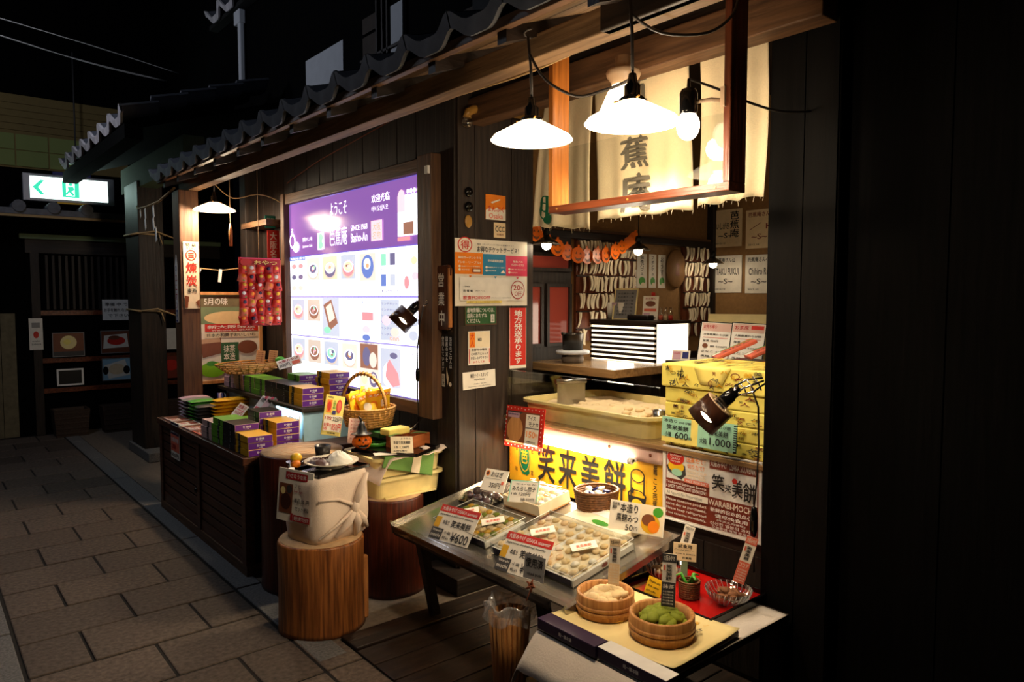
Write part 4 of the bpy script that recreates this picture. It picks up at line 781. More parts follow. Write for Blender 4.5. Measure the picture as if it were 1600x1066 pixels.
card('ice_monaka_card', 'red dotted ice monaka price card clipped on the sweets counter', 'card', (2.418, 2.80, .825), 'W', .30, .215, 'red',
     [('e', .04 + .092 * i, .045 + (.02 if i % 2 else 0), .012, .014, 'white') for i in range(11)] + [('e', .04 + .092 * i, .955 - (.02 if i % 2 else 0), .012, .014, 'white') for i in range(11)] + [('e', .035, .15 + .1 * i, .012, .014, 'white') for i in range(8)] + [('e', .965, .15 + .1 * i, .012, .014, 'white') for i in range(8)] +
     [('r', .08, .12, .92, .90, 'chocolate'), ('e', .30, .56, .21, .32, 'pine'), ('p', [(.08, .12), (.5, .12), (.4, .2), (.08, .22)], 'darkgrey'), ('r', .10, .16, .40, .28, 'boxlilac'), ('t', .12, .18, .38, .22, '期間限定', 'navy'), ('r', .58, .16, .92, .90, 'paper'), ('t', .62, .2, .82, .3, 'アイス', 'ink'), ('t', .66, .34, .9, .44, 'モナカ', 'ink'), ('r', .58, .47, .92, .5, 'grey'), ('t', .62, .56, .84, .70, '150', 'orange'), ('t', .85, .6, .9, .68, '円', 'orange'), ('t', .64, .78, .86, .83, '(税込)', 'ink')], 8, -2)
ws = card('souvenir_sign', 'brown and white souvenir sign at the right end of the counter', 'sign', (2.452, 1.695, .715), 'W', .455, .305, 'white',
     [('r', .02, .03, .98, .97, 'brownprint'), ('r', .03, .045, .97, .38, 'white'), ('r', .5, .38, .97, .56, 'white'), ('r', .03, .38, .5, .43, 'white'), ('r', .5, .05, .965, .18, 'brownprint'), ('t', .51, .07, .68, .15, '大阪みやげ', 'white'), ('t', .70, .065, .955, .155, 'OSAKA SOUVENIR', 'white'),
      ('p', [(.03, .26), (.08, .20), (.24, .22), (.25, .34), (.2, .42), (.05, .33)], 'darkgrey'), ('e', .14, .25, .09, .08, 'yellow'), ('e', .15, .33, .06, .05, 'mint'), ('e', .135, .13, .095, .10, 'red'), ('t', .07, .08, .20, .11, 'Traditional', 'white'), ('t', .08, .125, .19, .155, 'OSAKA', 'white'), ('t', .08, .165, .19, .19, 'sweets', 'white'),
      ('t', .26, .09, .46, .155, '出来たて！', 'orange'), ('t', .27, .18, .45, .24, '切りたて！', 'orange'), ('t', .26, .265, .48, .295, 'FRESHLY CUT', 'kinako'), ('t', .26, .31, .46, .335, 'HANDMADE', 'kinako'), ('t', .25, .345, .47, .37, 'MADE TO ORDER', 'kinako'), ('r', .24, .385, .5, .44, 'salmon'), ('t', .26, .395, .49, .43, 'MADE FRESH DAILY', 'white'),
      ('t', .535, .24, .66, .44, '笑', 'ink'), ('t', .67, .34, .73, .45, '来', 'ink'), ('t', .74, .26, .84, .48, '美', 'ink'), ('e', .765, .28, .025, .035, 'red'), ('t', .85, .27, .965, .52, '餅', 'ink'),
      ('t', .04, .455, .48, .495, 'Traditional Japanese Sweets', 'white'), ('t', .04, .505, .48, .55, 'A SWEET TASTING SOFT SENSATION !', 'white'), ('r', .03, .575, .5, .66, 'paper'), ('t', .05, .595, .44, .64, 'All Natural-No Preservatives', 'inkgrey'),
      ('t', .045, .69, .485, .735, 'Please consume product', 'white'), ('t', .045, .752, .485, .797, 'same day as purchased.', 'white'), ('t', .045, .815, .485, .86, 'Please keep refrigerated', 'white'), ('t', .045, .878, .485, .92, 'if not consume immediately.', 'white'),
      ('t', .51, .575, .955, .655, 'WARABI-MOCHI', 'paper'), ('t', .53, .68, .94, .735, '新鲜的日本的点心', 'white'), ('t', .58, .755, .9, .805, '请尽快食用', 'white'), ('t', .60, .82, .88, .85, '(今天之内请吃)', 'white'), ('t', .53, .862, .93, .905, '신선한 일본의 과자', 'white'), ('t', .55, .915, .93, .95, '오늘중에 먹어 주세요', 'white')], 0, -.5, .004, rim=(.006, 'white', .003))
# ---- glass guard, cream tub with kinako
gg = thing('glass_guard', 'clear glass guard around the cream tub on the sweets counter', 'glass guard', (2.45, 2.45, .867))
B(-.003, -.50, 0, .003, .508, .245).build('front_pane', 'glass', gg)
mb = MB(); pts = [(0, 0), (.36, 0), (.36, .10), (.35, .17), (.32, .215), (.27, .24), (.2, .247), (0, .247)]; mb.prism(pts, -.003, .003); mb.v = [(v[0], .512 + v[2], v[1]) for v in mb.v]; mb.build('side_pane', 'glass', gg)
B(-.004, .504, 0, .004, .518, .25).build('edge_joint', 'acrylic', gg); B(-.0035, -.50, .243, .0035, .506, .247).build('polished_edge', 'acrylic', gg)
kt = tub('plastic_tub', 'large cream plastic tub of soybean flour behind the glass guard', 2.482, 2.03, 3.06, 2.90, .8665, .965, 'cream', .016, .07, .008)
mb = MB(); mb.grid(lambda u, v: (2.505 + .53 * u, 2.055 + .82 * v, .925 + .030 * math.exp(-((u - .45) ** 2 + (v - .5) ** 2) * 5) + .012 * math.sin(19 * u + 7 * v) * math.sin(13 * v) + random.uniform(-.004, .004)), 36, 48)
o = mb.build('soybean_flour', 'kinako'); tag(o, 'beige soybean flour heaped in the large cream tub', 'flour', kind='stuff')
for k in range(14):
    o = MB().ball((0, 0, 0), .022, 9, 6, 0, (1.2, 1, .6), .3).build('flour_lump', 'kinako'); o.location = (2.56 + random.random() * .25, 2.12 + random.random() * .6, .952); tag(o, 'soft lump of mochi half covered in the soybean flour', 'mochi', 'mochi lumps in the flour')
sp_ = thing('dough_scraper', 'steel dough scraper standing upright in the soybean flour', 'scraper', (2.62, 2.66, .935), -28)
B(-.075, -.001, 0, .075, .001, .125).build('blade', 'steel', sp_); MB().cyl((-.08, 0, .13), (.08, 0, .13), .013, n=14).build('grip', 'steel', sp_)
o = MB().shell([(.028, 0), (.03, .07), (.027, .07), (.025, .003)], 18).build('measuring_cup', 'steel'); o.location = (2.66, 2.12, .905); tag(o, 'small steel cup at the near end of the flour tub', 'cup')
# ---- yellow wrapped boxes
def marks(w, h, n, seed, k_=1.):
    random.seed(seed); e = []
    for i in range(n):
        x, y = random.random() * .9, random.random() * .8; e.append(('t', x, y, x + k_ * random.uniform(.03, .09), y + k_ * random.uniform(.14, .3), random.choice('花笑来美〆ノ〇三八人々'), random.choice(['ink', 'brownprint', 'darkgrey', 'gold'])))
    return e
zz = .867
for k, (h, ov) in enumerate(((.062, 0), (.062, 0), (.062, 0), (.066, 0), (.100, .012))):
    nm = ['lowest', 'second from the bottom', 'middle one', 'second from the top', 'topmost, wider'][k]
    o = thing('wrapped_gift_box', f'yellow patterned gift box, {nm} of the stack behind the clip lamp', 'box', (2.485 - ov, 1.44 - ov, zz), 0, 'yellow wrapped boxes')
    B(0, 0, .001, .36 + ov, .51 + 2 * ov, h - .001).build('wrapped_carton', 'yellow_wrap', o, bev=.006)
    q = printed(marks(.5, h, 34, k + 5) + ([('t', .44, .15, .58, .95, '笑', 'ink')] if k == 3 else []), .48, h * .9, o, 'wrapping_print'); q.matrix_basis = T(-.0002, .255 + ov, h / 2) @ Rz(-90)
    if k == 4:
        q = printed(marks(.5, .3, 40, 31), .46, .32, o, 'lid_print'); q.matrix_basis = T(.18, .26, h) @ Rz(-90) @ Rx(-90)
        mb = MB(); mb.grid(lambda u, v: (-.003 - .004 * u, .18 + (.1 + .08 * (1 - u)) * (v - .5) + .1, h - .075 * u), 4, 4); mb.build('folded_flap', 'paleyellow', o, solid=.001)
    for j in range(1):
        q = printed([('e', .2 + .0 * j, .5, .07, .3, 'ink'), ('p', [(.5, .2), (.7, .5), (.5, .8), (.4, .5)], 'ink')], .3, h * .8, o, 'end_print'); q.matrix_basis = T(.16, 0, h / 2)
    zz += h
random.seed(5)
card('price_card', 'mint price card reading 600 yen in front of the yellow boxes', 'card', (2.438, 1.835, .945), 'W', .185, .105, 'paleyellow', [('r', .0, .0, .80, .80, 'mint'), ('t', .06, .08, .42, .22, '本造り', 'ink'), ('t', .48, .12, .8, .22, 'わらび餅', 'ink'), ('t', .14, .3, .74, .5, '笑来美餅', 'ink'), ('t', .1, .6, .28, .78, '小箱', 'ink'), ('t', .38, .56, .74, .82, '600', 'ink'), ('t', .76, .7, .84, .8, '円', 'ink')], 3)
card('price_card', 'mint price card reading 1,000 yen with a striped edge', 'card', (2.436, 1.655, .950), 'W', .18, .112, 'mint', [('r', .92, 0, 1, 1, 'ink')] + [('r', .92, .08 * i, 1, .08 * i + .04, 'mint') for i in range(12)] + [('t', .1, .08, .4, .22, '本造り', 'ink'), ('t', .46, .1, .86, .22, 'わらび餅', 'ink'), ('t', .3, .3, .8, .5, '笑来美餅', 'ink'), ('t', .08, .64, .26, .84, '大箱', 'ink'), ('t', .34, .58, .88, .88, '1,000', 'ink')], 3)
# ---- clip lamps
def clip_lamp(name, label, c, d, clip, spot_w, tilt):
    """drum shade at c opening along d, socket behind it, wire clamp to the fixing point clip"""
    o = thing(name, label, 'lamp', c); d = Vector(d).normalized(); R = d.to_track_quat('Z', 'Y').to_matrix().to_4x4()
    mb = MB(); mb.M = R; mb.shell([(.060, -.045), (.064, .05), (.061, .05), (.057, -.042)], 30); mb.build('shade', 'metal_shade', o)
    mb = MB(); mb.M = R; mb.shell([(.030, -.046), (.060, -.046), (.058, -.043), (.030, -.043)], 30); mb.build('shade_cap', 'porcelain_cap', o)
    mb = MB(); mb.M = R; mb.lathe([(.0, -.12), (.021, -.12), (.021, -.10), (.025, -.095), (.025, -.04), (.0, -.04)], 20); mb.build('socket', 'blackgloss', o)
    mb = MB(); mb.M = R; mb.ball((0, 0, .0), .030, 14, 9, 0, (1, 1, 1.2)); mb.build('bulb', 'bulb', o)
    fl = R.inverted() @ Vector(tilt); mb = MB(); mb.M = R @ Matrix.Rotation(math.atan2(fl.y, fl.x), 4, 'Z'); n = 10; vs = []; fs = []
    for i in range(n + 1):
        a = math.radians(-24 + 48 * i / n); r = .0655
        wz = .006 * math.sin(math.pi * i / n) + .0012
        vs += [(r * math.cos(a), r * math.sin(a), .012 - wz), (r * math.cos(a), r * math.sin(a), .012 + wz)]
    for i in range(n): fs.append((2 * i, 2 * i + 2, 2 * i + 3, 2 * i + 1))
    mb.add(vs, fs); mb.build('light_streak', 'streak_glow', o)  # glowing strip on the closed shade, a painted streak of bulb light
    s0 = d * -.12; s1 = Vector(clip) - Vector(c); mb = MB(); m_ = (s0 + s1) / 2
    mb.cyl(s0 + d * .03, s0 - d * .02, .014, n=12)
    for w in (-.016, 0, .016): mb.tube([s0 + Vector((0, w * .4, w)), m_ + Vector((w * .5, w, w * 1.3)), s1 + Vector((0, w * .3, w * .6))], .004, 6)
    for t in (.25, .5, .75): p = s0.lerp(s1, t); mb.tube([p + Vector((0, -.018, -.024)), p + Vector((.01, 0, 0)), p + Vector((0, .018, .024))], .003, 6)
    mb.build('wire_clamp', 'chrome', o)
    L_ = light(name + '_light', 'SPOT', Vector(c) + d * .055, spot_w, (1, .78, .5), .03, spot=110, blend=.7); aim(L_, Vector(c) + d)
    return o
wood('metal_shade', (60, 34, 22), (44, 26, 18), 'Z', .3)
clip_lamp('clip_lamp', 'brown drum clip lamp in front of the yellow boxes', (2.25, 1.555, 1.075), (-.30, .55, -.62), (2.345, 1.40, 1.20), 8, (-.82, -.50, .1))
cb = MB(); cb.tube([(2.33, 1.44, 1.17), (2.36, 1.43, 1.10), (2.385, 1.44, .95), (2.40, 1.455, .80), (2.395, 1.46, .72)], .0035, 6); o = cb.build('lamp_cable', 'cord'); tag(o, 'black cable with inline switch hanging beside the souvenir sign', 'cable')
MB().lathe([(.0, 0), (.010, .008), (.014, .03), (.014, .085), (.010, .115), (0, .12)], 12).build('inline_switch', 'blackgloss', o, (2.395, 1.46, .60)); MB().tube([(2.395, 1.46, .60), (2.40, 1.46, .52), (2.42, 1.47, .46)], .0035, 6).build('cable_end', 'cord', o)
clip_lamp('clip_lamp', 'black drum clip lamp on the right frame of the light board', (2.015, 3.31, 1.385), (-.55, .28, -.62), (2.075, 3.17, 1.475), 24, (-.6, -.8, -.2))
cb = MB(); cb.tube([(2.07, 3.20, 1.45), (2.06, 3.22, 1.36), (2.05, 3.235, 1.22), (2.055, 3.24, 1.12)], .003, 6); o = cb.build('lamp_cable', 'cord'); tag(o, 'black cable with inline switch hanging in front of the light board', 'cable')
MB().lathe([(.0, 0), (.008, .006), (.011, .02), (.011, .055), (.008, .07), (0, .075)], 12).build('inline_switch', 'blackgloss', o, (2.055, 3.24, 1.05)); MB().tube([(2.055, 3.24, 1.05), (2.06, 3.25, .97), (2.07, 3.26, .86)], .003, 6).build('cable_end', 'cord', o)
# ================================================================== TILTED DISPLAY TRAY
TH = 11.4
def TR(a, y, h, rz=0): return T(1.678, 0, .45) @ Ry(-TH) @ T(a, y, h) @ Rz(rz)
dt = thing('display_tray', 'slanting steel display tray with a clear front lip and packed sweets', 'display tray', (1.678, 0, .45)); dt.matrix_basis = TR(0, 0, 0)
B(0, 1.72, -.012, .62, 2.873, -.004).build('tray_plate', 'tray_steel', dt)
B(-.006, 1.715, -.032, .0, 2.878, .022).build('front_lip', 'acrylic', dt); B(-.012, 1.712, -.03, .625, 1.72, -.004).build('near_edge', 'tray_steel', dt); B(0, 1.714, -.03, .58, 1.718, .015).build('side_lip', 'acrylic', dt)
B(-.006, 2.873, -.04, .62, 2.879, .012).build('far_edge', 'tray_steel', dt); B(.0, 1.82, -.05, .012, 2.873, -.012).build('front_rail', 'dark_y', dt)
for y in (1.95, 2.78):
    for a in (.08, .56): B(a - .02, y - .02, -.60 if a > .3 else -.50, a + .02, y + .02, -.012).build('leg', 'dark_z', dt)
for y in (2.0, 2.4, 2.75): B(.1, y - .02, -.05, .6, y + .02, -.012).build('bearer', 'dark_x', dt)
def sweets_pack(name, label, a0, a1, y0, y1, food, lab_els, sleeve='deep_purple', h=.045, halves=1):
    o = thing(name, label, 'box'); o.matrix_basis = TR(a0, y0, 0); w, l = a1 - a0, y1 - y0
    B(0, 0, 0, w, l, h * .55).build('carton', 'white', o, bev=.002); B(-.0015, .01, .002, .0, l - .01, h * .6).build('sleeve', sleeve, o)
    q = printed([('t', .42, .3, .58, .6, '昭一菓', 'white')], l, h * .6, o, 'lettering'); q.matrix_basis = T(-.0016, l / 2, h * .3) @ Rz(-90)
    q = printed([('e', .5, .5, .05, .3, 'brownprint')], w, h * .6, o, 'side_mark'); q.matrix_basis = T(w / 2, -.0005, h * .3)
    mb = MB()
    for x0_, y0_, x1_, y1_ in ((0, 0, w, .0016), (0, l - .0016, w, l), (0, 0, .0016, l), (w - .0016, 0, w, l)): mb.box(x0_ - .003, y0_ - .003, 0, x1_ + .003, y1_ + .003, h)
    mb.build('lid_sides', 'acrylic', o); B(-.003, -.003, h, w + .003, l + .003, h + .0015).build('lid_top', 'acrylic', o)
    e = MB()
    for q_ in (((-.003, -.003, h), (w + .003, -.003, h)), ((-.003, l + .003, h), (w + .003, l + .003, h)), ((-.003, -.003, h), (-.003, l + .003, h)), ((w + .003, -.003, h), (w + .003, l + .003, h)), ((-.003, -.003, 0), (-.003, -.003, h))): e.cyl(q_[0], q_[1], .0012, n=5)
    e.build('lid_edges', 'white', o)
    for s in range(halves):
        b0 = .012 + s * l / halves; b1 = (s + 1) * l / halves - .012; mb = MB()
        mb.box(.012, b0, h * .55, w - .012, b1, h * .60); mb.build('inner_tray', 'paper_warm', o)
        n = 0
        for i in range(6):
            for j in range(5):
                n += 1; f = MB(); f.ball((0, 0, 0), .016, 8, 5, 0, (1.15, 1, .55), .25); ob = f.build('mochi_piece', food[(n + s) % len(food)], o); ob.location = (.03 + (w - .06) * i / 5 + random.uniform(-.006, .006), b0 + .015 + (b1 - b0 - .03) * j / 4 + random.uniform(-.005, .005), h * .72)
        lb = B(-.05, -.03, 0, .05, .03, .0006).build('top_label', 'paper', o); lb.matrix_basis = T(w * .55, (b0 + b1) / 2, h + .003) @ Rz(-35)
        q = printed([('t', .2, .3, .8, .7, '笑来美餅', 'salmon'), ('p', [(.05, .85), (.6, .9), (.95, .8), (.6, .96)], 'leaf')], .1, .06, lb); q.matrix_basis = T(0, 0, .0006) @ Rx(-90)
    return o
sweets_pack('sweets_box', 'long white box of wrapped sweets at the far end of the slanting tray', .105, .325, 2.30, 2.665, ['mochi', 'kinako', 'matcha', 'gold'], None, halves=2)
sweets_pack('sweets_box', 'large white box of beige sweets at the near end of the slanting tray', .098, .43, 1.785, 2.25, ['mochi', 'kinako', 'mochi', 'rice'], None, halves=2)
# second layer: thin clear packs behind
o = B(-.09, -.17, 0, .09, .17, .03).build('sweets_box', 'paper_warm', bev=.003); o.matrix_basis = TR(.50, 2.02, .0, -4); tag(o, 'pale flat sweets box with a green mark behind the large white box', 'box'); q = printed([('e', .55, .6, .14, .1, 'leaf'), ('r', .1, .1, .9, .35, 'white')], .34, .18, o); q.matrix_basis = T(0, 0, .03) @ Rz(-90) @ Rx(-90)
oh = thing('ohagi_pack', 'clear pack of dark bean sweets at the back left of the slanting tray', 'sweets pack'); oh.matrix_basis = TR(.40, 2.70, 0)
B(-.07, -.10, 0, .07, .10, .008).build('pack_base', 'blackgloss', oh)
for k in range(6): MB().ball((-.03 + .06 * (k % 2), -.065 + .065 * (k // 2), .024), .027, 12, 8, 0, (1, 1.1, .7), .08).build('bean_sweet', 'ohagi', oh)
mb = MB(); mb.grid(lambda u, v: (-.072 + .144 * u, -.102 + .204 * v, .012 + .042 * (1 - abs(2 * u - 1) ** 4) * (1 - abs(2 * v - 1) ** 4) + .004 * math.sin(22 * v) * math.sin(18 * u)), 20, 26); mb.build('clear_lid', 'cellophane', oh)
wb4 = thing('dango_box', 'open pale wooden box of skewered dumplings at the back of the slanting tray', 'box'); wb4.matrix_basis = TR(.42, 2.31, .0)
B(0, 0, 0, .19, .25, .006).build('bottom', 'pine', wb4)
for q in ((0, 0, .006, .25), (.184, 0, .19, .25), (.006, 0, .184, .006), (.006, .244, .184, .25)): B(q[0], q[1], .006, q[2], q[3], .055).build('side_board', 'paper_warm', wb4, bev=.001)
for k in range(6):
    dn = MB()
    for j in range(4): dn.ball((.04 + .036 * j, .03 + .038 * k, .045), .018, 10, 7, 0, (1, 1, .85))
    dn.cyl((.01, .03 + .038 * k, .045), (.18, .03 + .038 * k, .045), .0015, n=6); dn.build('dumpling_skewer', ['rice', 'mochi'][k % 2], wb4)
mb = MB(); mb.grid(lambda u, v: (.19 * u, .25 * v, .062 + .02 * math.sin(3.1 * u) * math.sin(3.1 * v) + .004 * math.sin(19 * u + 9 * v)), 14, 18); mb.build('film_cover', 'cellophane', wb4)
bs = thing('wicker_basket', 'small dark wicker basket of coffee creamers on the slanting tray', 'basket', (2.27, 2.145, .573))
basket(bs, .098, .09, .085, 9, 24, .85, 'wicker_dark', .006)
for k in range(9):
    o = MB().lathe([(.0, 0), (.011, 0), (.015, .016), (.017, .018), (0, .018)], 12).build('creamer_cup', ['white', 'navy', 'paper'][k % 3]); a = k * .8; o.matrix_basis = T(2.27 + .042 * math.cos(a) * (k > 0), 2.145 + .042 * math.sin(a) * (k > 0), .635 + .006 * (k % 3)) @ Rx(random.uniform(-40, 40)) @ Ry(random.uniform(-40, 40)); tag(o, ['white', 'dark blue', 'cream'][k % 3] + ' creamer cup heaped in the small dark basket', 'cup', 'creamer cups in the basket')
def ptag(label, a, y, h, w, hh, els, base='paper', yaw=-78, tilt=42, roll=0):
    o = card('price_tag', label, 'price tag', (0, 0, 0), 'W', w, hh, base, els, 0, 0, .002); o.matrix_basis = TR(a, y, h) @ Rz(yaw) @ Rx(-tilt) @ Ry(roll); return o
def osaka(price): return [('r', 0, 0, 1, .2, 'red'), ('t', .05, .04, .95, .16, '大阪みやげ OSAKA souvenir', 'white'), ('t', .04, .24, .9, .31, 'Japanese traditional sweets', 'ink'), ('r', 0, .36, .14, .66, 'gold'), ('t', .2, .42, .36, .54, '本造り', 'ink'), ('t', .42, .38, .9, .58, '笑来美餅', 'ink'), ('r', 0, .68, .3, 1, 'darkgrey'), ('t', .03, .72, .27, .78, 'Warabi', 'paper'), ('t', .03, .83, .27, .93, 'mochi', 'paper'), ('t', .34, .72, .5, .8, '小箱', 'ink'), ('t', .34, .86, .5, .94, '税込', 'ink'), ('t', .54, .70, .97, .96, price, 'ink')]
ptag('red topped price tag reading 600 yen at the far sweets box', .10, 2.50, .052, .24, .155, osaka('¥600'), tilt=47, yaw=-82)
ptag('red topped price tag at the near sweets box, half hidden by a note', .095, 2.04, .05, .23, .155, osaka('¥1,000'), tilt=47, yaw=-82)
ptag('white ohagi price tag reading 350 yen on the clear pack', .45, 2.645, .095, .145, .105, [('o', .14, .2, .09, .13, 'orange', .4), ('e', .14, .2, .05, .08, 'ohagi'), ('t', .3, .1, .8, .34, 'おはぎ', 'ink'), ('r', .1, .42, .8, .44, 'inkgrey'), ('t', .35, .6, .8, .85, '350円', 'ink'), ('r', .82, .5, .92, .65, 'salmon')], tilt=40, yaw=-80)
ptag('mint edged price tag for dumplings on the pale wooden box', .445, 2.43, .088, .15, .10, [('r', 0, 0, 1, .05, 'mint'), ('r', 0, 0, .04, 1, 'mint'), ('r', .96, 0, 1, 1, 'mint'), ('t', .2, .14, .9, .2, 'やわらか', 'ink'), ('t', .1, .28, .9, .48, 'みたらし団子', 'ink'), ('t', .1, .56, .3, .68, '1本', 'ink'), ('t', .36, .54, .75, .7, '120円', 'ink'), ('t', .45, .78, .9, .92, '5本 550円', 'ink')], tilt=38, yaw=-70)
nt_ = ptag('grey curled note clipped in front of the near price tag', .015, 1.885, .085, .095, .085, [('t', .08, .12, .92, .5, '使用済', 'ink'), ('t', .2, .7, .9, .85, 'used pick', 'ink')], 'grey', -82, 22)
mb = MB(); mb.tube([(0, .002, -.035), (0, -.01, -.08), (.005, -.03, -.11)], .002, 5); mb.build('clip_wire', 'rust', nt_)
for k in range(5): MB().tube([(0, -.005, -.062), (.022 * math.cos(k * 1.26), -.012, -.062 + .022 * math.sin(k * 1.26))], [.009, .002], 6).build('star_leaf', 'rust', nt_)
hc = card('syrup_card', 'standing card for brown sugar syrup with a picture of fruit', 'card', (2.175, 1.84, .628), -72, .23, .115, 'paper', [('r', .56, .02, .98, .98, 'paper_warm'), ('e', .76, .62, .17, .32, 'gold'), ('e', .72, .5, .12, .2, 'chocolate'), ('e', .82, .7, .1, .2, 'orange'), ('e', .88, .2, .09, .16, 'leaf'), ('t', .04, .06, .18, .3, '自家製\n濃厚', 'ink'), ('t', .2, .06, .52, .36, '本造り', 'ink'), ('t', .14, .42, .54, .68, '黒糖みつ', 'ink'), ('t', .32, .76, .46, .96, '50', 'ink'), ('t', .48, .8, .54, .92, '円', 'ink')], 14, 0)
# ================================================================== LOW TABLE WITH TASTING TUBS
lt = thing('low_table', 'low table covered with a pale cloth at the front right', 'table', (1.9, 1.5, 0))
mb = MB()
def clothfn(u, v):
    x = 1.50 + .80 * u; y = 1.80 - .535 * v; e = min(1, u * 9) if True else 1; z = .398
    drop = max(0, .10 - u) / .10; z -= .11 * drop ** 1.3; x -= .02 * drop; d2 = max(0, .10 - v) / .10; z -= .12 * d2 ** 1.3 * (1 - .0 * u); z += .003 * math.sin(30 * v) * drop
    return (x - 1.9, y - 1.5, z)
mb.grid(clothfn, 40, 44); mb.build('cloth', 'table_cloth', lt, solid=.002)
B(-.33, -.23, .37, .42, .25, .394).build('table_top', 'dark_y', lt)
for x, y in ((-.30, .22), (.38, .22), (-.30, -.20), (.38, -.20)): B(x - .025, y - .025, 0, x + .025, y + .025, .37).build('leg', 'dark_z', lt)
for k, (y, x) in enumerate(((1.61, 1.592), (1.345, 1.60))):
    o = B(-.03, -.13, 0, .03, .13, .035).build('flat_purple_box', ['white', 'deep_purple', 'deep_purple'][1], bev=.002); o.matrix_basis = T(x, y, .402)
    B(-.029, -.129, .035, .03, .13, .036).build('lid_edge', ['deep_purple', 'white'][k], o); q = printed([('t', .4, .3, .62, .65, '昭一菓本舗', 'white')], .26, .035, o, 'lettering'); q.matrix_basis = T(-.0305, 0, .0175) @ Rz(-90)
    tag(o, ['flat dark purple box at the left front edge of the low table', 'flat dark purple box at the right front edge of the low table'][k], 'box')
tt = thing('paper_lined_tray', 'dark lacquer tray lined with yellow printed paper under the wooden tubs', 'tray', (1.84, 1.525, .402), 3)
B(-.20, -.255, 0, .17, .235, .006).build('tray_base', 'lacquer_black', tt)
for q in ((-.20, -.255, .17, -.248), (-.20, .228, .17, .235), (-.20, -.255, -.193, .235), (.163, -.255, .17, .235)): B(q[0], q[1], .006, q[2], q[3], .018).build('tray_rim', 'red_brown', tt)
mb = MB(); mb.grid(lambda u, v: (-.205 + .37 * u, -.262 + .495 * v, .0195 + .006 * (abs(2 * u - 1) ** 6 + abs(2 * v - 1) ** 6)), 20, 20); pp = mb.build('printed_paper', 'newsprint', tt, solid=.001)
q = printed(marks(.4, .4, 46, 77, .45), .44, .30, pp, 'paper_print'); q.matrix_basis = T(-.02, -.01, .0215) @ Rz(-90) @ Rx(-90)
def wood_tub(label, c, r, h, food, cnt, foodlabel):
    o = thing('wooden_tub', label, 'tub', c)
    MB().shell([(r * .96, 0), (r, h * .5), (r, h), (r * .97, h + .003), (r * .87, h), (r * .86, .012)], 44).build('staves', 'tub_wood', o); MB().lathe([(0, .012), (r * .88, .012)], 36).build('bottom', 'tub_wood', o)
    for z in (h * .22, h * .42): MB().shell([(r * .97, z), (r * 1.025, z + .003), (r * 1.025, z + .012), (r * .97, z + .015)], 44).build('hoop', 'tub_wood', o)
    for k in range(cnt):
        a = random.random() * 6.28; q = r * .62 * math.sqrt(random.random()); f = MB(); f.ball((0, 0, 0), .024, 10, 7, 0, (1.2, .9, .6), .18); ob = f.build('mochi_piece', food); ob.matrix_basis = T(c[0] + q * math.cos(a), c[1] + q * math.sin(a), c[2] + .034 + .018 * random.random() + .022 * (1 - q / r)) @ Rz(random.uniform(0, 180)) @ Rx(random.uniform(-30, 30)); tag(ob, foodlabel, 'mochi', foodlabel + ' pieces')
random.seed(21)
wood_tub('round wooden tub of beige mochi on the paper lined tray', (1.795, 1.652, .424), .098, .072, 'mochi', 30, 'beige mochi in the left wooden tub')
wood_tub('round wooden tub of green matcha mochi on the paper lined tray', (1.808, 1.42, .424), .103, .072, 'matcha', 30, 'green matcha mochi in the right wooden tub')
rt_ = thing('red_tray', 'red lacquer tray behind the wooden tubs', 'tray', (2.19, 1.565, .40), 0)
B(-.175, -.185, 0, .17, .215, .012).build('tray_base', 'lacquer_red', rt_)
for q in ((-.185, -.195, .18, -.183), (-.185, .213, .18, .225), (-.185, -.183, -.173, .213), (.168, -.183, .18, .213)): B(q[0], q[1], 0, q[2], q[3], .030).build('tray_rim', 'lacquer_black', rt_, bev=.003)
def glass_bowl(label, c, r, h, food, n, fl):
    o = thing('glass_bowl', label, 'bowl', c)
    MB().shell([(r * .45, 0), (r * .5, .004), (r * .85, h * .5), (r, h), (r * .97, h), (r * .81, h * .5), (r * .45, .007)], 40).build('bowl', 'cut_glass', o)
    rb = MB()
    for i in range(26):
        a = 2 * math.pi * i / 26; rb.tube([(r * .52 * math.cos(a), r * .52 * math.sin(a), .006), (r * .86 * math.cos(a + .12), r * .86 * math.sin(a + .12), h * .5), (r * 1.0 * math.cos(a + .2), r * 1.0 * math.sin(a + .2), h * .97)], .0014, 4)
    rb.build('cut_ribs', 'silver_wrap', o)
    for k in range(n):
        a = random.random() * 6.28; q = r * .55 * math.sqrt(random.random()); f = MB(); f.ball((0, 0, 0), .017, 9, 6, 0, (1.3, .9, .6), .25); ob = f.build('mochi_piece', food); ob.matrix_basis = T(c[0] + q * math.cos(a), c[1] + q * math.sin(a), c[2] + .022 + .022 * random.random()) @ Rz(random.uniform(0, 180)) @ Rx(random.uniform(-30, 30)); tag(ob, fl, 'mochi', fl + ' pieces')
glass_bowl('cut glass bowl of cocoa mochi at the right of the red tray', (2.20, 1.435, .413), .082, .055, 'cocoa', 16, 'brown cocoa mochi in the right glass bowl')
glass_bowl('cut glass bowl of beige sweets at the back left of the red tray', (2.205, 1.725, .413), .074, .06, 'sesame', 14, 'beige sweets in the left glass bowl')
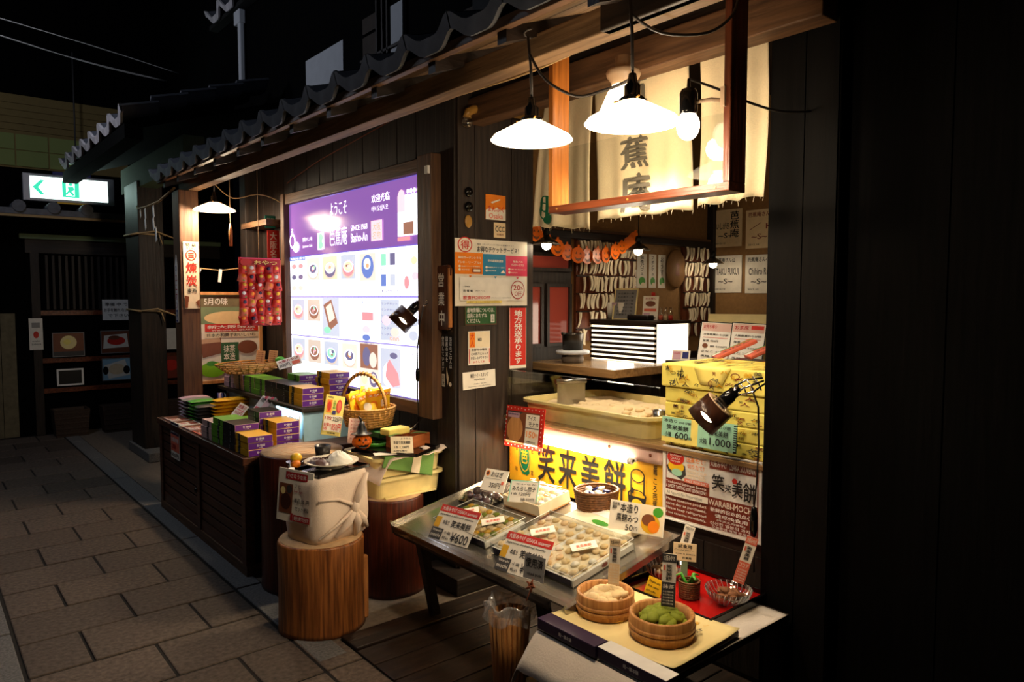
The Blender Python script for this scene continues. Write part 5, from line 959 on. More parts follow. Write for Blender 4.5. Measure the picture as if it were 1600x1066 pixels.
def paddle(label, c, w, h, top, bands, roll=0, tilt=10, yaw=-60):
    e = [('r', 0, 0, 1, .16, top), ('t', .1, .03, .9, .13, '大阪みやげ', 'paper' if top not in ('kinako', 'paper') else 'ink'), ('t', .28, .2, .72, .50, '笑来美餅', 'ink', 'v'), ('r', .1, .22, .24, .32, 'salmon'), ('r', 0, .54, 1, 1, bands), ('t', .1, .58, .9, .66, {'orange': 'きなこ', 'kinako': 'きなこ', 'darkgrey': '抹茶', 'salmon': 'ココア', 'paper': '黒糖'}.get(bands, '味'), 'paper' if bands != 'paper' else 'ink')] + [('t', .12, .70 + .055 * i, .88, .735 + .055 * i, 'わらび餅の味', 'paper' if bands != 'paper' else 'ink') for i in range(5)]
    return card('flavour_tag', label, 'tag', c, yaw, w, h, 'paper', e, tilt, roll, .004)
paddle('upright orange flavour tag standing in the beige mochi tub', (1.843, 1.655, .585), .038, .155, 'kinako', 'kinako')
paddle('upright grey flavour tag standing in the matcha tub', (1.846, 1.424, .590), .044, .165, 'darkgrey', 'darkgrey')
paddle('white flavour tag leaning at the back of the red tray', (2.26, 1.665, .56), .040, .125, 'paper', 'paper', 14)
paddle('red banded flavour tag leaning in the cocoa bowl', (2.265, 1.41, .56), .040, .17, 'salmon', 'salmon', 16)
o = card('tasting_note', 'beige handwritten tasting note standing on the red tray', 'note', (2.20, 1.625, .545), -60, .085, .065, 'kinako', [('t', .2, .08, .8, .28, '試食用', 'ink'), ('t', .05, .36, .9, .46, 'Could you ...', 'ink'), ('t', .1, .56, .95, .66, 'one a piece', 'ink'), ('t', .4, .76, .8, .88, '芭蕉庵', 'ink')], 10)
B(-.012, .001, -.14, .012, .004, -.03).build('note_stalk', 'fadedgreen', o)
card('yellow_note', 'yellow handwritten note beside the matcha tub', 'note', (2.035, 1.635, .448), -65, .06, .068, 'yellow', [('t', .1, .15, .8, .28, 'Please use', 'ink'), ('t', .1, .4, .8, .53, 'the new', 'ink'), ('t', .1, .65, .7, .78, 'pick', 'ink')], 15, 15)
pc = thing('pick_holder', 'small basket cup of green picks in the middle of the red tray', 'holder', (2.135, 1.555, .413))
basket(pc, .036, .036, .055, 8, 18, .95, 'wicker_dark', .0035)
for k in range(18): MB().tube([(.012 * math.cos(k), .012 * math.sin(k), .03), (.030 * math.cos(k * 2.1), .030 * math.sin(k * 2.1), .078 + .006 * (k % 3)), (.058 * math.cos(k * 2.1), .052 * math.sin(k * 2.1), .066 + .008 * (k % 3))], [.003, .006, .002], 5).build('green_pick', 'leaf', pc)
# ---- bin with a clear bag
bn = thing('waste_bin', 'slatted wooden waste bin with a clear plastic bag below the tray', 'bin', (1.60, 2.06, .0), 0)
bc = Vector((.125, .0, 0))
for k in range(22):
    a = 2 * math.pi * k / 22; mb = MB(); mb.tube([(.062 * math.cos(a), .062 * math.sin(a), .02), (.085 * math.cos(a), .085 * math.sin(a), .31)], .012, 6); mb.build('stave', 'tub_wood', bn)
MB().lathe([(0, .02), (.066, .02), (.066, .03), (0, .03)], 22).build('bottom', 'tub_wood', bn)
def bagf(u, v):
    a_ = 6.2832 * v; cr = math.sin(13 * a_ + 9 * u) * .005 + math.sin(7 * a_ - 6 * u) * .007 + math.sin(23 * a_ + 20 * u) * .003
    if u < .55: r_ = .045 + .045 * u / .55; z_ = .18 + .165 * u / .55
    elif u < .7: t = (u - .55) / .15; r_ = .09 + .018 * math.sin(t * 1.57); z_ = .345 + .012 * math.sin(t * 3.14)
    else: t = (u - .7) / .3; r_ = .108 + .010 * t; z_ = .345 - .055 * t
    r_ += cr * min(1, u * 2); return (r_ * math.cos(a_), r_ * math.sin(a_), z_ + .010 * math.sin(5 * a_) * (u > .5))
mb = MB(); mb.grid(bagf, 26, 90); mb.build('plastic_bag', 'bag_film', bn)
MB().ball((0, 0, .20), .06, 14, 8, 0, (1, 1, .3), .2).build('crumpled_liner', 'bag_film', bn)
bn.location = (1.70, 2.05, 0.02); bn.scale = (.84, .84, .95)
# ================================================================== LAMPS, CURTAIN, HANGING FRAME
def pendant(label, c, cord_top, w, shade='milk_shade', r=.135):
    o = thing('pendant_lamp', label, 'lamp', c); k = r / .135
    MB().shell([(.135 * k, 0), (.125 * k, .012), (.06 * k, .045), (.032, .058), (.032, .052), (.058 * k, .040), (.122 * k, .007), (.132 * k, -.002)], 44).build('shade', shade, o)
    MB().lathe([(.034, .054), (.036, .062), (.030, .068), (.022, .072), (.022, .098), (.014, .106), (.010, .130), (0, .132)], 22).build('socket', 'blackgloss', o)
    MB().ball((0, 0, .022), .026, 14, 9, 0, (1, 1, 1.2)).build('bulb', 'bulb', o)
    ct_ = Vector(cord_top) - Vector(c); MB().tube([(0, 0, .128), (ct_.x * .5 + .004, ct_.y * .5, (ct_.z + .128) / 2), ct_], .0045, 7).build('cord', 'cord', o)
    MB().tube([ct_ + Vector((.012 * math.cos(a), .012 * math.sin(a), .004 * i)) for i, a in enumerate([q * .9 for q in range(9)])], .004, 6).build('cord_knot', 'cord', o)
    for a in (0, 2.1, 4.2): MB().cyl((.036 * math.cos(a), .036 * math.sin(a), .060), (.050 * math.cos(a), .050 * math.sin(a), .060), .003, n=6).build('thumb_screw', 'brass', o)
    light('pendant_light', 'POINT', (c[0], c[1], c[2] - .035), w, (1, .80, .56), .045); return o
pendant('white glass pendant lamp under the eave, left of the pair', (1.50, 1.702, 1.983), (1.50, 1.72, 2.30), 17, r=.127)
pendant('white glass pendant lamp under the eave, right of the pair', (1.50, 1.298, 1.961), (1.50, 1.31, 2.30), 17, r=.127)
pendant('white glass pendant lamp under the far end of the eave', (1.70, 5.335, 2.112), (1.70, 5.335, 2.40), 27, 'far_shade', r=.143)
bl_ = thing('bell_lamp', 'white bell shaped glass lamp behind the pair of pendants', 'lamp', (2.10, 1.862, 2.14))
MB().shell([(.100, 0), (.088, .06), (.060, .125), (.042, .155), (.038, .153), (.056, .12), (.084, .058), (.096, 0)], 36).build('shade', 'milk_shade', bl_)
MB().lathe([(.042, .150), (.046, .165), (.062, .185), (.066, .200), (.060, .210), (.03, .212), (.03, .26), (0, .26)], 28).build('cap', 'porcelain_cap', bl_); light('bell_light', 'SPOT', (2.10, 1.862, 2.13), 30, (1, .81, .58), .05, spot=118, blend=.5)
bb = thing('bare_bulb', 'bare glowing bulb in a black clamp socket at the hanging frame', 'lamp', (1.90, 1.415, 2.035))
emit('bulb_lit', (255, 236, 206), 9.0); MB().ball((0, 0, 0), .036, 18, 12, 0, (1, 1, 1.25)).build('bulb', 'bulb_lit', bb)
MB().lathe([(.026, .035), (.028, .045), (.028, .10), (.022, .112), (.006, .118), (.004, .145), (0, .146)], 20).build('socket', 'blackgloss', bb)
MB().tube([(.02, -.01, .075), (.05, -.05, .08), (.06, -.09, .07)], .006, 6).build('clamp_arm', 'porcelain_cap', bb); B(.045, -.10, .05, .055, -.085, .11).build('clamp_jaw', 'porcelain_cap', bb)
light('bulb_light', 'POINT', (1.87, 1.46, 2.0), 4.5, (1, .81, .58), .04)
def cable(label, pts, r=.0045, m='cord', name='electric_cable'):
    P_ = [Vector(p) for p in pts]; out = []
    for i in range(len(P_) - 1):
        p0 = P_[max(i - 1, 0)]; p1 = P_[i]; p2 = P_[i + 1]; p3 = P_[min(i + 2, len(P_) - 1)]
        for t in (0, .25, .5, .75):
            out.append(.5 * ((2 * p1) + (p2 - p0) * t + (2 * p0 - 5 * p1 + 4 * p2 - p3) * t * t + (3 * p1 - p0 - 3 * p2 + p3) * t ** 3))
    out.append(P_[-1]); o = MB().tube(out, r, 6).build(name, m); return tag(o, label, 'cable')
cable('black cable sagging between the two pendant lamps', [(1.50, 1.715, 2.25), (1.52, 1.66, 2.16), (1.56, 1.57, 2.10), (1.58, 1.48, 2.10), (1.57, 1.40, 2.10), (1.53, 1.33, 2.09)])
cable('black cable looping from the right pendant to the hanging frame', [(1.50, 1.31, 2.25), (1.62, 1.30, 2.225), (1.80, 1.28, 2.26), (1.88, 1.25, 2.32), (1.93, 1.26, 2.40)])
cable('pale cable running along the eave beam to the right pendant', [(1.655, 2.9, 2.29), (1.66, 2.3, 2.275), (1.67, 1.9, 2.27), (1.69, 1.6, 2.30), (1.72, 1.3, 2.36), (1.75, 1.1, 2.42)], .004, 'twine')
cable('black cable from the bare bulb to the near post', [(1.90, 1.415, 2.18), (1.98, 1.36, 2.15), (2.08, 1.30, 2.11), (2.20, 1.27, 2.10), (2.345, 1.25, 2.12)], .004)
cable('thin brown cable along the wall above the light board', [(2.14, 5.1, 2.32), (2.14, 4.6, 2.40), (2.14, 4.0, 2.46), (2.14, 3.4, 2.52), (2.14, 3.05, 2.56)], .004, 'rust')
cable('thin cable dropping from the far pendant to the light board', [(1.70, 5.33, 2.30), (1.80, 5.25, 2.20), (1.92, 5.10, 2.22), (2.05, 5.11, 2.20), (2.11, 5.10, 2.16)], .004, 'twine')
# unseen downlight added behind the curtain to brighten the cream tub
dl = thing('added_downlight', 'added unseen black downlight behind the curtain, brightening the cream tub', 'lamp', (2.62, 2.35, 2.48))
MB().shell([(.05, 0), (.045, .08), (.02, .10), (.018, .096), (.04, .076), (.046, 0)], 24).build('housing', 'black', dl); MB().cyl((0, 0, .095), (0, 0, .42), .006, n=8).build('stem', 'black', dl); MB().ball((0, 0, .04), .025, 12, 8).build('bulb', 'bulb', dl)
light('added_downlight_beam', 'SPOT', (2.62, 2.35, 2.47), 50, (1, .85, .64), .04, spot=70, blend=.5)
# hanging frame with a glass pane
hf = thing('hanging_glass_frame', 'wooden frame with a glass pane hanging behind the pendant lamps', 'frame', (2.0, 1.71, 1.86))
B(-.045, .385, -.005, .045, .41, .66).build('frame_post', 'amber_lit', hf, bev=.003); B(-.045, -.41, -.005, .045, -.385, .66).build('frame_post', 'red_brown_z', hf, bev=.003)  # lamplight put into the wood colour: left post yellow, right post darker
B(-.045, -.41, -.032, .045, .41, -.004).build('bottom_rail', 'red_brown', hf, bev=.003); B(-.003, -.385, -.004, .003, .385, .22).build('glass_pane', 'glass', hf)
for y in (-.36, 0, .36): MB().cyl((-.047, y, -.018), (-.044, y, -.018), .004, n=8).build('screw', 'brass', hf)
# cloth curtain
def ncl(y0, y1, zt0, zt1, zb0, zb1, ph, amp):
    def f(u, v):
        zt = zt0 + (zt1 - zt0) * u; zb = zb0 + (zb1 - zb0) * u; y = y0 + (y1 - y0) * u
        return (2.335 + amp * math.sin(u * 11 + ph) * (.35 + .65 * v) + .01 * math.sin(u * 23 + 2 * ph) * v, y + .012 * math.sin(v * 3 + ph) , zt + (zb - zt) * v + .004 * math.sin(u * 17))
    return f
NP = [(2.655, 2.235, 2.40, 2.42, 1.84, 1.80, .3, .018, 'left'), (2.225, 1.73, 2.42, 2.42, 1.835, 1.838, 1.9, .009, 'middle'), (1.69, 1.41, 2.42, 2.42, 1.847, 1.857, 3.3, .008, 'right')]
for k, a in enumerate(NP):
    f = ncl(*a[:8]); pn = thing('curtain_panel', f'{a[8]} panel of the cream cloth curtain over the sweets counter', 'curtain', (0, 0, 0), 0, 'curtain panels')
    if k == 0:
        g0 = f; f = lambda u, v, g0=g0: (g0(u, v)[0], g0(u, v)[1] - .10 * (1 - v) * (1 - u), g0(u, v)[2])
    MB().grid(f, 40, 24).build('cloth', 'noren', pn, solid=.002)
    fr = MB()
    for i in range(14): p = Vector(f(i / 13, 1)); fr.tube([p, p + Vector((0, .004 * math.sin(i * 3), -.008 - .006 * (i % 3)))], .0007, 4)
    fr.build('frayed_threads', 'noren', pn)
    def onto(els, m, name):
        mb = MB()
        for s, u0, v0, u1, v1 in els:
            if s == 'leaf':
                for cx, cy, rx, ry in ((.5, .3, .4, .3), (.42, .55, .34, .3), (.7, .85, .28, .16)):
                    vs = [f(u0 + (u1 - u0) * (cx + rx * math.cos(q * .35)), v0 + (v1 - v0) * (cy + ry * math.sin(q * .35))) for q in range(18)]; mb.add([(p[0] - .004 - .002 * cy, p[1], p[2]) for p in vs], [tuple(range(18))])
            else:
                vs, fs = text_mesh(s)
                for sx in (-.035, 0, .035): mb.add([tuple(Vector(f(u0 + (x + sx) * (u1 - u0), v0 + (y + abs(sx)) * (v1 - v0))) + Vector((-.004 - .01 * (sx + .035), 0, 0))) for x, y in vs], fs)
        mb.build(name, m, pn)
    if k == 0: onto([('leaf', .06, .74, .42, .97)], 'signgreen', 'printed_leaf')
    if k == 1: onto([('芭', .30, .02, .58, .24), ('蕉', .31, .44, .58, .66), ('庵', .31, .70, .60, .96)], 'dyegrey', 'printed_name')
# ================================================================== NOTICES ON THE END WALL
E_ = 2.9985
def wallcard(name, label, cat, x0, x1, z0, z1, base, els, **k): return card(name, label, cat, ((x0 + x1) / 2, E_ - .003, (z0 + z1) / 2), 'S', x1 - x0, z1 - z0, base, els, **k)
wallcard('ticket_poster', 'white ticket service poster with orange, blue and pink panels', 'poster', 2.125, 2.607, 1.453, 1.797, 'paper',
   [('r', 0, 0, 1, 1, 'paper'), ('r', 0, .205, .367, .525, 'orange'), ('r', .367, .215, .69, .535, 'blue'), ('r', .69, .225, 1, .54, 'pink'), ('e', .13, .09, .095, .115, 'paper'), ('o', .13, .09, .095, .115, 'red', .14), ('t', .075, .03, .185, .16, '得', 'red'), ('t', .29, .06, .8, .085, '梅田・ガーデンシネマ等のお客様チケット', 'grey'), ('t', .29, .105, .87, .19, 'お得なチケットサービス！', 'ink'),
    ('t', .04, .26, .34, .30, '梅田ガーデンシネマ', 'paper'), ('t', .04, .33, .33, .37, '『シネ・リーブル』', 'paper'), ('e', .055, .41, .016, .018, 'paper'), ('e', .055, .46, .016, .018, 'paper'), ('t', .08, .40, .32, .42, '映画チケット半券提示', 'paper'), ('t', .08, .45, .18, .47, '当日有効', 'paper'), ('r', .22, .44, .34, .50, 'brownprint'), ('r', .235, .45, .325, .49, 'paper'),
    ('t', .43, .295, .64, .335, '空中庭園展望台', 'paper'), ('e', .41, .415, .016, .018, 'paper'), ('e', .41, .465, .016, .018, 'paper'), ('t', .43, .405, .66, .425, '展望台チケット提示', 'paper'), ('t', .43, .455, .54, .475, '当日有効', 'paper'), ('p', [(.6, .5), (.64, .45), (.67, .5)], 'paper'), ('t', .78, .30, .92, .33, '阪急バス', 'paper'), ('t', .75, .345, .94, .385, 'バスターミナル', 'paper'), ('e', .725, .435, .016, .018, 'paper'), ('e', .725, .485, .016, .018, 'paper'), ('t', .75, .43, .97, .445, '乗車券提示', 'paper'), ('t', .75, .48, .84, .495, '当日有効', 'paper'),
    ('r', .05, .57, .95, .92, 'white'), ('p', [(.165, .545), (.205, .545), (.185, .58)], 'orange'), ('p', [(.505, .55), (.545, .55), (.525, .585)], 'blue'), ('p', [(.82, .555), (.86, .555), (.84, .59)], 'pink'), ('t', .09, .70, .18, .72, '・甘味処', 'ink'), ('t', .09, .755, .215, .795, '芭 蕉 庵', 'ink'), ('t', .25, .765, .37, .785, '(和カフェ)', 'grey'), ('t', .085, .845, .45, .90, '飲食代20%OFF', 'red'), ('t', .46, .87, .74, .885, '※ランチメニュー他割引対象外', 'grey'), ('r', .13, .92, .61, .955, 'paleyellow'), ('t', .15, .925, .58, .948, '※他サービスとの併用はできません', 'chocolate'), ('e', .838, .755, .10, .145, 'white'), ('o', .838, .755, .10, .145, 'crimson', .10), ('t', .775, .68, .87, .76, '20', 'crimson'), ('t', .875, .70, .91, .75, '%', 'crimson'), ('t', .79, .78, .89, .85, 'OFF', 'crimson')])
wallcard('orange_card', 'orange and white card at the top of the end wall', 'card', 2.323, 2.456, 1.903, 2.033, 'orange', [('p', [(0, .65), (.2, .5), (.35, .62), (.55, .5), (.75, .6), (1, .55), (1, 1), (0, 1)], 'paper'), ('t', .1, .45, .9, .68, 'まんぷく', 'red'), ('p', [(.25, .3), (.7, .15), (.72, .2), (.3, .36)], 'paper'), ('t', .15, .74, .85, .95, 'Osaka', 'salmon')])
wallcard('beige_sticker', 'small beige sticker under the orange card', 'sticker', 2.378, 2.456, 1.812, 1.890, 'kinako', [('t', .1, .25, .9, .6, 'CCC', 'darkgrey'), ('r', .1, .2, .9, .22, 'brownprint'), ('t', .2, .72, .8, .85, '加盟店', 'brownprint')])
for k, z in enumerate((2.032, 1.958)):
    o = MB().ball((0, 0, 0), .026, 14, 8, 0, (1, .5, 1)).build('round_fitting', 'blackgloss'); o.location = (2.212, 2.992, z); tag(o, ['upper', 'lower'][k] + ' round black fitting on the end wall', 'fitting')
o = MB().ball((0, 0, 0), .027, 16, 8, 0, (.85, .25, 1.2)).build('copper_plate', 'brass'); o.location = (2.211, 2.995, 1.884); tag(o, 'small oval copper plate under the round black fittings', 'plate')
wallcard('green_notice', 'green notice board with white lettering under the ticket poster', 'notice', 2.187, 2.394, 1.352, 1.449, 'green', [('r', 0, .92, 1, 1, 'brown_x'), ('r', 0, 0, .02, 1, 'brown_x'), ('r', .98, 0, 1, 1, 'brown_x'), ('t', .06, .06, .92, .30, '産地情報については、', 'white'), ('t', .06, .36, .68, .58, '店員におたずね', 'white'), ('t', .06, .64, .46, .86, 'ください。', 'white'), ('r', .8, .42, .92, .86, 'white'), ('t', .82, .46, .90, .82, 'お\n米', 'green')])
wallcard('handwritten_notice', 'orange headed handwritten notice in the middle of the end wall', 'notice', 2.207, 2.350, 1.147, 1.322, 'paper', [('r', .03, .03, .97, .48, 'paper_warm'), ('r', .05, .03, .3, .48, 'orange'), ('t', .1, .05, .26, .45, '大人', 'red', 'v'), ('t', .42, .2, .6, .3, '¥800', 'ink'), ('r', .03, .52, .06, .95, 'red'), ('r', .94, .52, .97, .95, 'red'), ('t', .14, .51, .84, .59, 'お好みの味を', 'ink'), ('t', .12, .63, .9, .71, 'この机でえらんで', 'ink'), ('t', .1, .75, .88, .83, 'お召し上がり下さい', 'ink'), ('t', .2, .88, .75, .94, 'よろしくね', 'red')])
wallcard('stamp_notice', 'white notice with black heading low on the end wall', 'notice', 2.172, 2.385, 1.024, 1.114, 'paper', [('t', .22, .12, .78, .36, '滝見ナイトスタンプ', 'ink'), ('t', .34, .44, .66, .54, 'Night Stamp', 'darkgrey'), ('t', .3, .70, .7, .76, '17:00 - 22:00', 'darkgrey'), ('t', .15, .84, .85, .90, 'Takimi alley stamp rally campaign', 'darkgrey')], roll=-2)
wallcard('shipping_banner', 'tall red banner with white lettering at the right edge of the end wall', 'banner', 2.483, 2.600, 1.112, 1.440, 'red', [('r', 0, .95, 1, 1, 'paper'), ('t', .28, .04, .76, .92, '地方発送承ります', 'white', 'v'), ('r', .0, 0, .02, 1, 'paper'), ('r', .98, 0, 1, 1, 'paper')])
pq = thing('open_plaque', 'brown wooden plaque with carved white characters beside the light board', 'plaque', (2.128, 3.085, 1.495), -90)
mb = MB(); mb.prism([(-.06, -.155), (-.05, -.165), (.05, -.165), (.06, -.15), (.058, 0), (.062, .15), (.05, .168), (-.04, .165), (-.058, .15), (-.055, 0)], 0, .018); mb.v = [(v[0], -v[2], v[1]) for v in mb.v]; mb.build('slab', 'plaque_wood', pq, bev=.004)
B(.050, -.019, -.15, .061, .0, .15).build('bark_edge', 'plaque_edge', pq); printed([('t', .2, .12, .62, .33, '営', 'paper'), ('t', .2, .42, .66, .62, '業', 'paper'), ('t', .25, .70, .66, .93, '中', 'paper')], .12, .33, pq, 'carved_characters', z0=.019)
card('rice_notice', 'black board with white vertical lettering under the wooden plaque', 'notice', (2.132, 3.08, 1.165), 'W', .12, .275, 'black', [('t', .70, .03, .88, .62, '当店のごはんは', 'white', 'v'), ('t', .42, .03, .60, .50, '国産の米を', 'white', 'v'), ('t', .14, .03, .32, .68, '使用しています', 'white', 'v'), ('r', .14, .74, .36, .98, 'paper'), ('t', .17, .76, .33, .96, 'お米', 'ink', 'v'), ('p', [(.5, .6), (.66, .8), (.6, .95), (.5, .8)], 'kinako'), ('e', .78, .92, .1, .04, 'paper')])
wp = thing('wall_spotlight', 'unlit pipe lamp with a clear globe at the top of the end wall', 'lamp', (2.2, 2.94, 2.42))
MB().tube([(.40, .04, .05), (.25, 0, .035), (.05, 0, .02), (.0, 0, .012), (-.03, 0, -.005), (-.035, 0, -.03)], .022, 10).build('pipe', 'brass', wp); MB().ball((-.035, 0, -.058), .028, 14, 9).build('globe', 'cut_glass', wp)
MB().lathe([(.03, 0), (.03, .02), (.02, .03)], 16).build('flange', 'brass', wp, (.40, .055, .05), (90, 0, 0))
# ================================================================== INSIDE THE SHOP
sb = thing('service_slab', 'polished wooden service ledge inside the shop', 'ledge', (3.25, 2.88, 0))
B(-.45, -.35, 1.075, .5, .33, 1.12).build('ledge_board', 'slab', sb, bev=.004); B(-.09, -.30, 0, .45, .33, 1.075).build('ledge_body', 'dark_z', sb)
gl_ = thing('glowing_slat_box', 'glowing white box with dark slats on the service ledge', 'light box', (3.2, 2.58, 1.121))
B(.006, .004, .002, .30, .50, .225).build('light_core', 'slat_glow', gl_)
for k in range(8): B(0, .0, .010 + .0285 * k, .006, .505, .0262 + .0285 * k).build('slat', 'dark_y', gl_)
B(-.006, -.006, .225, .31, .51, .243).build('lid', 'dark_y', gl_, bev=.002); B(0, .0, 0, .008, .012, .225).build('corner_strip', 'white', gl_)
light('slat_light', 'AREA', (3.19, 2.83, 1.23), 2.2, (1, .86, .65), size=.45, size_y=.2).rotation_euler = (math.radians(90), 0, math.radians(90))
bpy.data.objects['slat_light'].rotation_euler = (0, math.radians(90), 0)
def item(name, label, cat, mb, m, loc, rz=0): o = mb.build(name, m, None, loc); o.rotation_euler = (0, 0, math.radians(rz)); return tag(o, label, cat)
card('grey_menu', 'grey menu sheet leaning in a pale stand on the slat box', 'menu', (3.34, 2.93, 1.455), -75, .14, .18, 'grey', [('t', .12, .1 + .12 * k, .88, .16 + .12 * k, 'お品書き一覧', 'darkgrey') for k in range(7)], 12, rim=(.008, 'cream', .003))
card('cake_leaflet', 'white leaflet with brown cake pictures standing on the slat box', 'leaflet', (3.32, 2.72, 1.435), -80, .10, .14, 'paper', [('t', .15, .06, .85, .14, 'お土産に', 'crimson'), ('e', .5, .32, .33, .12, 'chocolate'), ('r', .1, .52, .9, .64, 'salmon'), ('r', .08, .7, .5, .84, 'boxlilac'), ('t', .1, .88, .9, .95, '大阪銘菓', 'ink')], 6)
o = thing('sauce_bottle', 'red capped sauce bottle behind the cake leaflet', 'bottle', (3.42, 2.78, 1.365)); MB().lathe([(0, 0), (.02, 0), (.022, .03), (.022, .10), (.01, .13), (.01, .14)], 16).build('bottle', 'crimson', o); MB().lathe([(.012, .14), (.012, .16), (0, .162)], 14).build('cap', 'red', o)
for k in range(3):
    o = thing('small_bottle', ['left', 'middle', 'right'][k] + ' small glass bottle at the right end of the slat box', 'bottle', (3.36, 2.675 - .035 * k, 1.365), 0, 'small bottles on the slat box'); MB().lathe([(0, 0), (.014, 0), (.015, .03), (.009, .055), (.009, .075), (0, .075)], 12).build('bottle', 'cut_glass', o); MB().lathe([(0, .003), (.012, .003), (.012, .028), (0, .028)], 12).build('contents', ['salmon', 'kinako', 'red'][k], o)
o = B(0, 0, 0, .06, .16, .03).build('glasses_case', 'black', None, (3.25, 2.68, 1.365), bev=.008); tag(o, 'black folded case lying on the slat box', 'case')
o = thing('paper_cups', 'white paper cups standing at the left on the slat box', 'cups', (3.34, 3.02, 1.365))
for k in range(3): MB().shell([(.018, 0), (.024, .10), (.022, .10), (.016, .003)], 16).build('cup', ['paper', 'boxlilac', 'paper'][k], o, (0, -.045 * k + .03, 0))
ml = thing('stone_pot', 'dark pot on a pale stone dish on the service ledge', 'pot', (2.95, 2.985, 1.121))
MB().lathe([(.06, 0), (.065, .02), (.06, .045)], 28).build('foot', 'concrete', ml); MB().lathe([(.06, .046), (.095, .05), (.10, .06), (.095, .07), (.07, .072)], 32).build('dish', 'plaster', ml)
MB().shell([(.058, .073), (.062, .16), (.066, .17), (.060, .17), (.052, .08)], 28).build('pot', 'metal_dark', ml); MB().tube([(-.062, 0, .165), (-.085, 0, .17)], .01, 8).build('spout', 'metal_dark', ml)
# slip racks on the back wall
random.seed(9)
def slip(w, h, bend):
    mb = MB(); n = 8; vs = []; fs = []
    for i in range(n + 1):
        t = i / n; x = bend * (4 * t * (1 - t)); ww = w * (.55 + .45 * math.sin(math.pi * (.12 + .76 * t)))
        vs += [(x - ww / 2, -.012 + .008 * t, -h * t), (x + ww / 2, -.012 + .008 * t, -h * t), (x + ww / 2, 0, -h * t), (x - ww / 2, 0, -h * t)]
    for i in range(n):
        a = 4 * i
        for q in range(4): fs.append((a + q, a + (q + 1) % 4, a + 4 + (q + 1) % 4, a + 4 + q))
    fs += [(0, 3, 2, 1), (4 * n, 4 * n + 1, 4 * n + 2, 4 * n + 3)]; mb.add(vs, fs); return mb
sm_ = [slip(.017, .095, b) for b in (.012, -.010, .015, .006)]; so_ = [None] * 4
def rack(name, label, x0, x1, rows, zt, dz, step, side):
    r = thing(name, label, 'rack', ((x0 + x1) / 2, 3.238, 1.2)); w = (x1 - x0) / 2
    B(-w, -.012, .02, w, .008, .66).build('backboard', 'red_brown_z', r)
    for k in range(rows): B(-w, -.022, zt - dz * k - 1.2 - .004, w, -.012, zt - dz * k - 1.2 + .004).build('rack_bar', 'dark_x', r)
    ords = ['top', 'second', 'third', 'fourth', 'fifth', 'bottom']
    for k in range(rows):
        x = x0 + .02
        while x < x1 - .015:
            if random.random() < (.06 if k < 4 else .28): x += step; continue
            i = random.randrange(4)
            if so_[i] is None: o = so_[i] = sm_[i].build('paper_slip', 'paper_warm')
            else: o = so_[i].copy(); COL.objects.link(o)
            o.location = (x, 3.212, zt - dz * k + random.uniform(-.008, .004)); o.rotation_euler = (random.uniform(-.05, .1), random.uniform(-.10, .10), random.uniform(-.4, .4))
            tag(o, f'curled white paper slip in the {ords[k]} row of the {side} rack', 'paper slip', f'paper slips on the {side} rack'); x += step * random.uniform(.8, 1.25)
rack('slip_rack', 'brown rack of curled paper slips beside the red doors', 3.215, 3.775, 6, 1.855, .112, .029, 'left')
rack('slip_rack', 'brown rack of curled paper slips in the right back corner', 4.30, 4.61, 6, 1.86, .110, .031, 'right')
# garland of paper pumpkins
gd = thing('pumpkin_garland', 'garland of orange paper pumpkins across the back of the shop', 'garland', (3.2, 3.12, 1.8))
gp = [(2.70, 1.905), (2.78, 1.865), (2.865, 1.825), (2.95, 1.79), (3.035, 1.765), (3.12, 1.752), (3.205, 1.748), (3.29, 1.752), (3.37, 1.762), (3.45, 1.785), (3.52, 1.815), (3.585, 1.848), (3.64, 1.882)]
for k, (x, z) in enumerate(gp):
    mb = MB(); r = .052 if k < 10 else .042; vs = [(r * (1 + .06 * math.cos(5 * q * .2618)) * math.cos(q * .2618), r * .95 * math.sin(q * .2618)) for q in range(24)]; mb.prism(vs, -.002, .002); mb.prism([(-.008, r * .9), (.008, r * .9), (.01, r * 1.2), (-.004, r * 1.2)], -.002, .002); mb.v = [(v[0], v[2], v[1]) for v in mb.v]
    o = mb.build('paper_pumpkin', 'pumpkin', gd, (x - 3.2, -.004 * (k % 2), z - 1.8)); o.rotation_euler = (0, random.uniform(-.15, .15), random.uniform(-.3, .3))
    if k < 11: printed([('p', [(.26, .44), (.42, .44), (.34, .30)], 'chocolate'), ('p', [(.58, .44), (.74, .44), (.66, .30)], 'chocolate'), ('p', [(.2, .58), (.36, .68), (.5, .71), (.64, .68), (.8, .58), (.66, .80), (.5, .85), (.34, .80)], 'chocolate')], 2 * r, 2 * r, o, 'face', z0=.003)
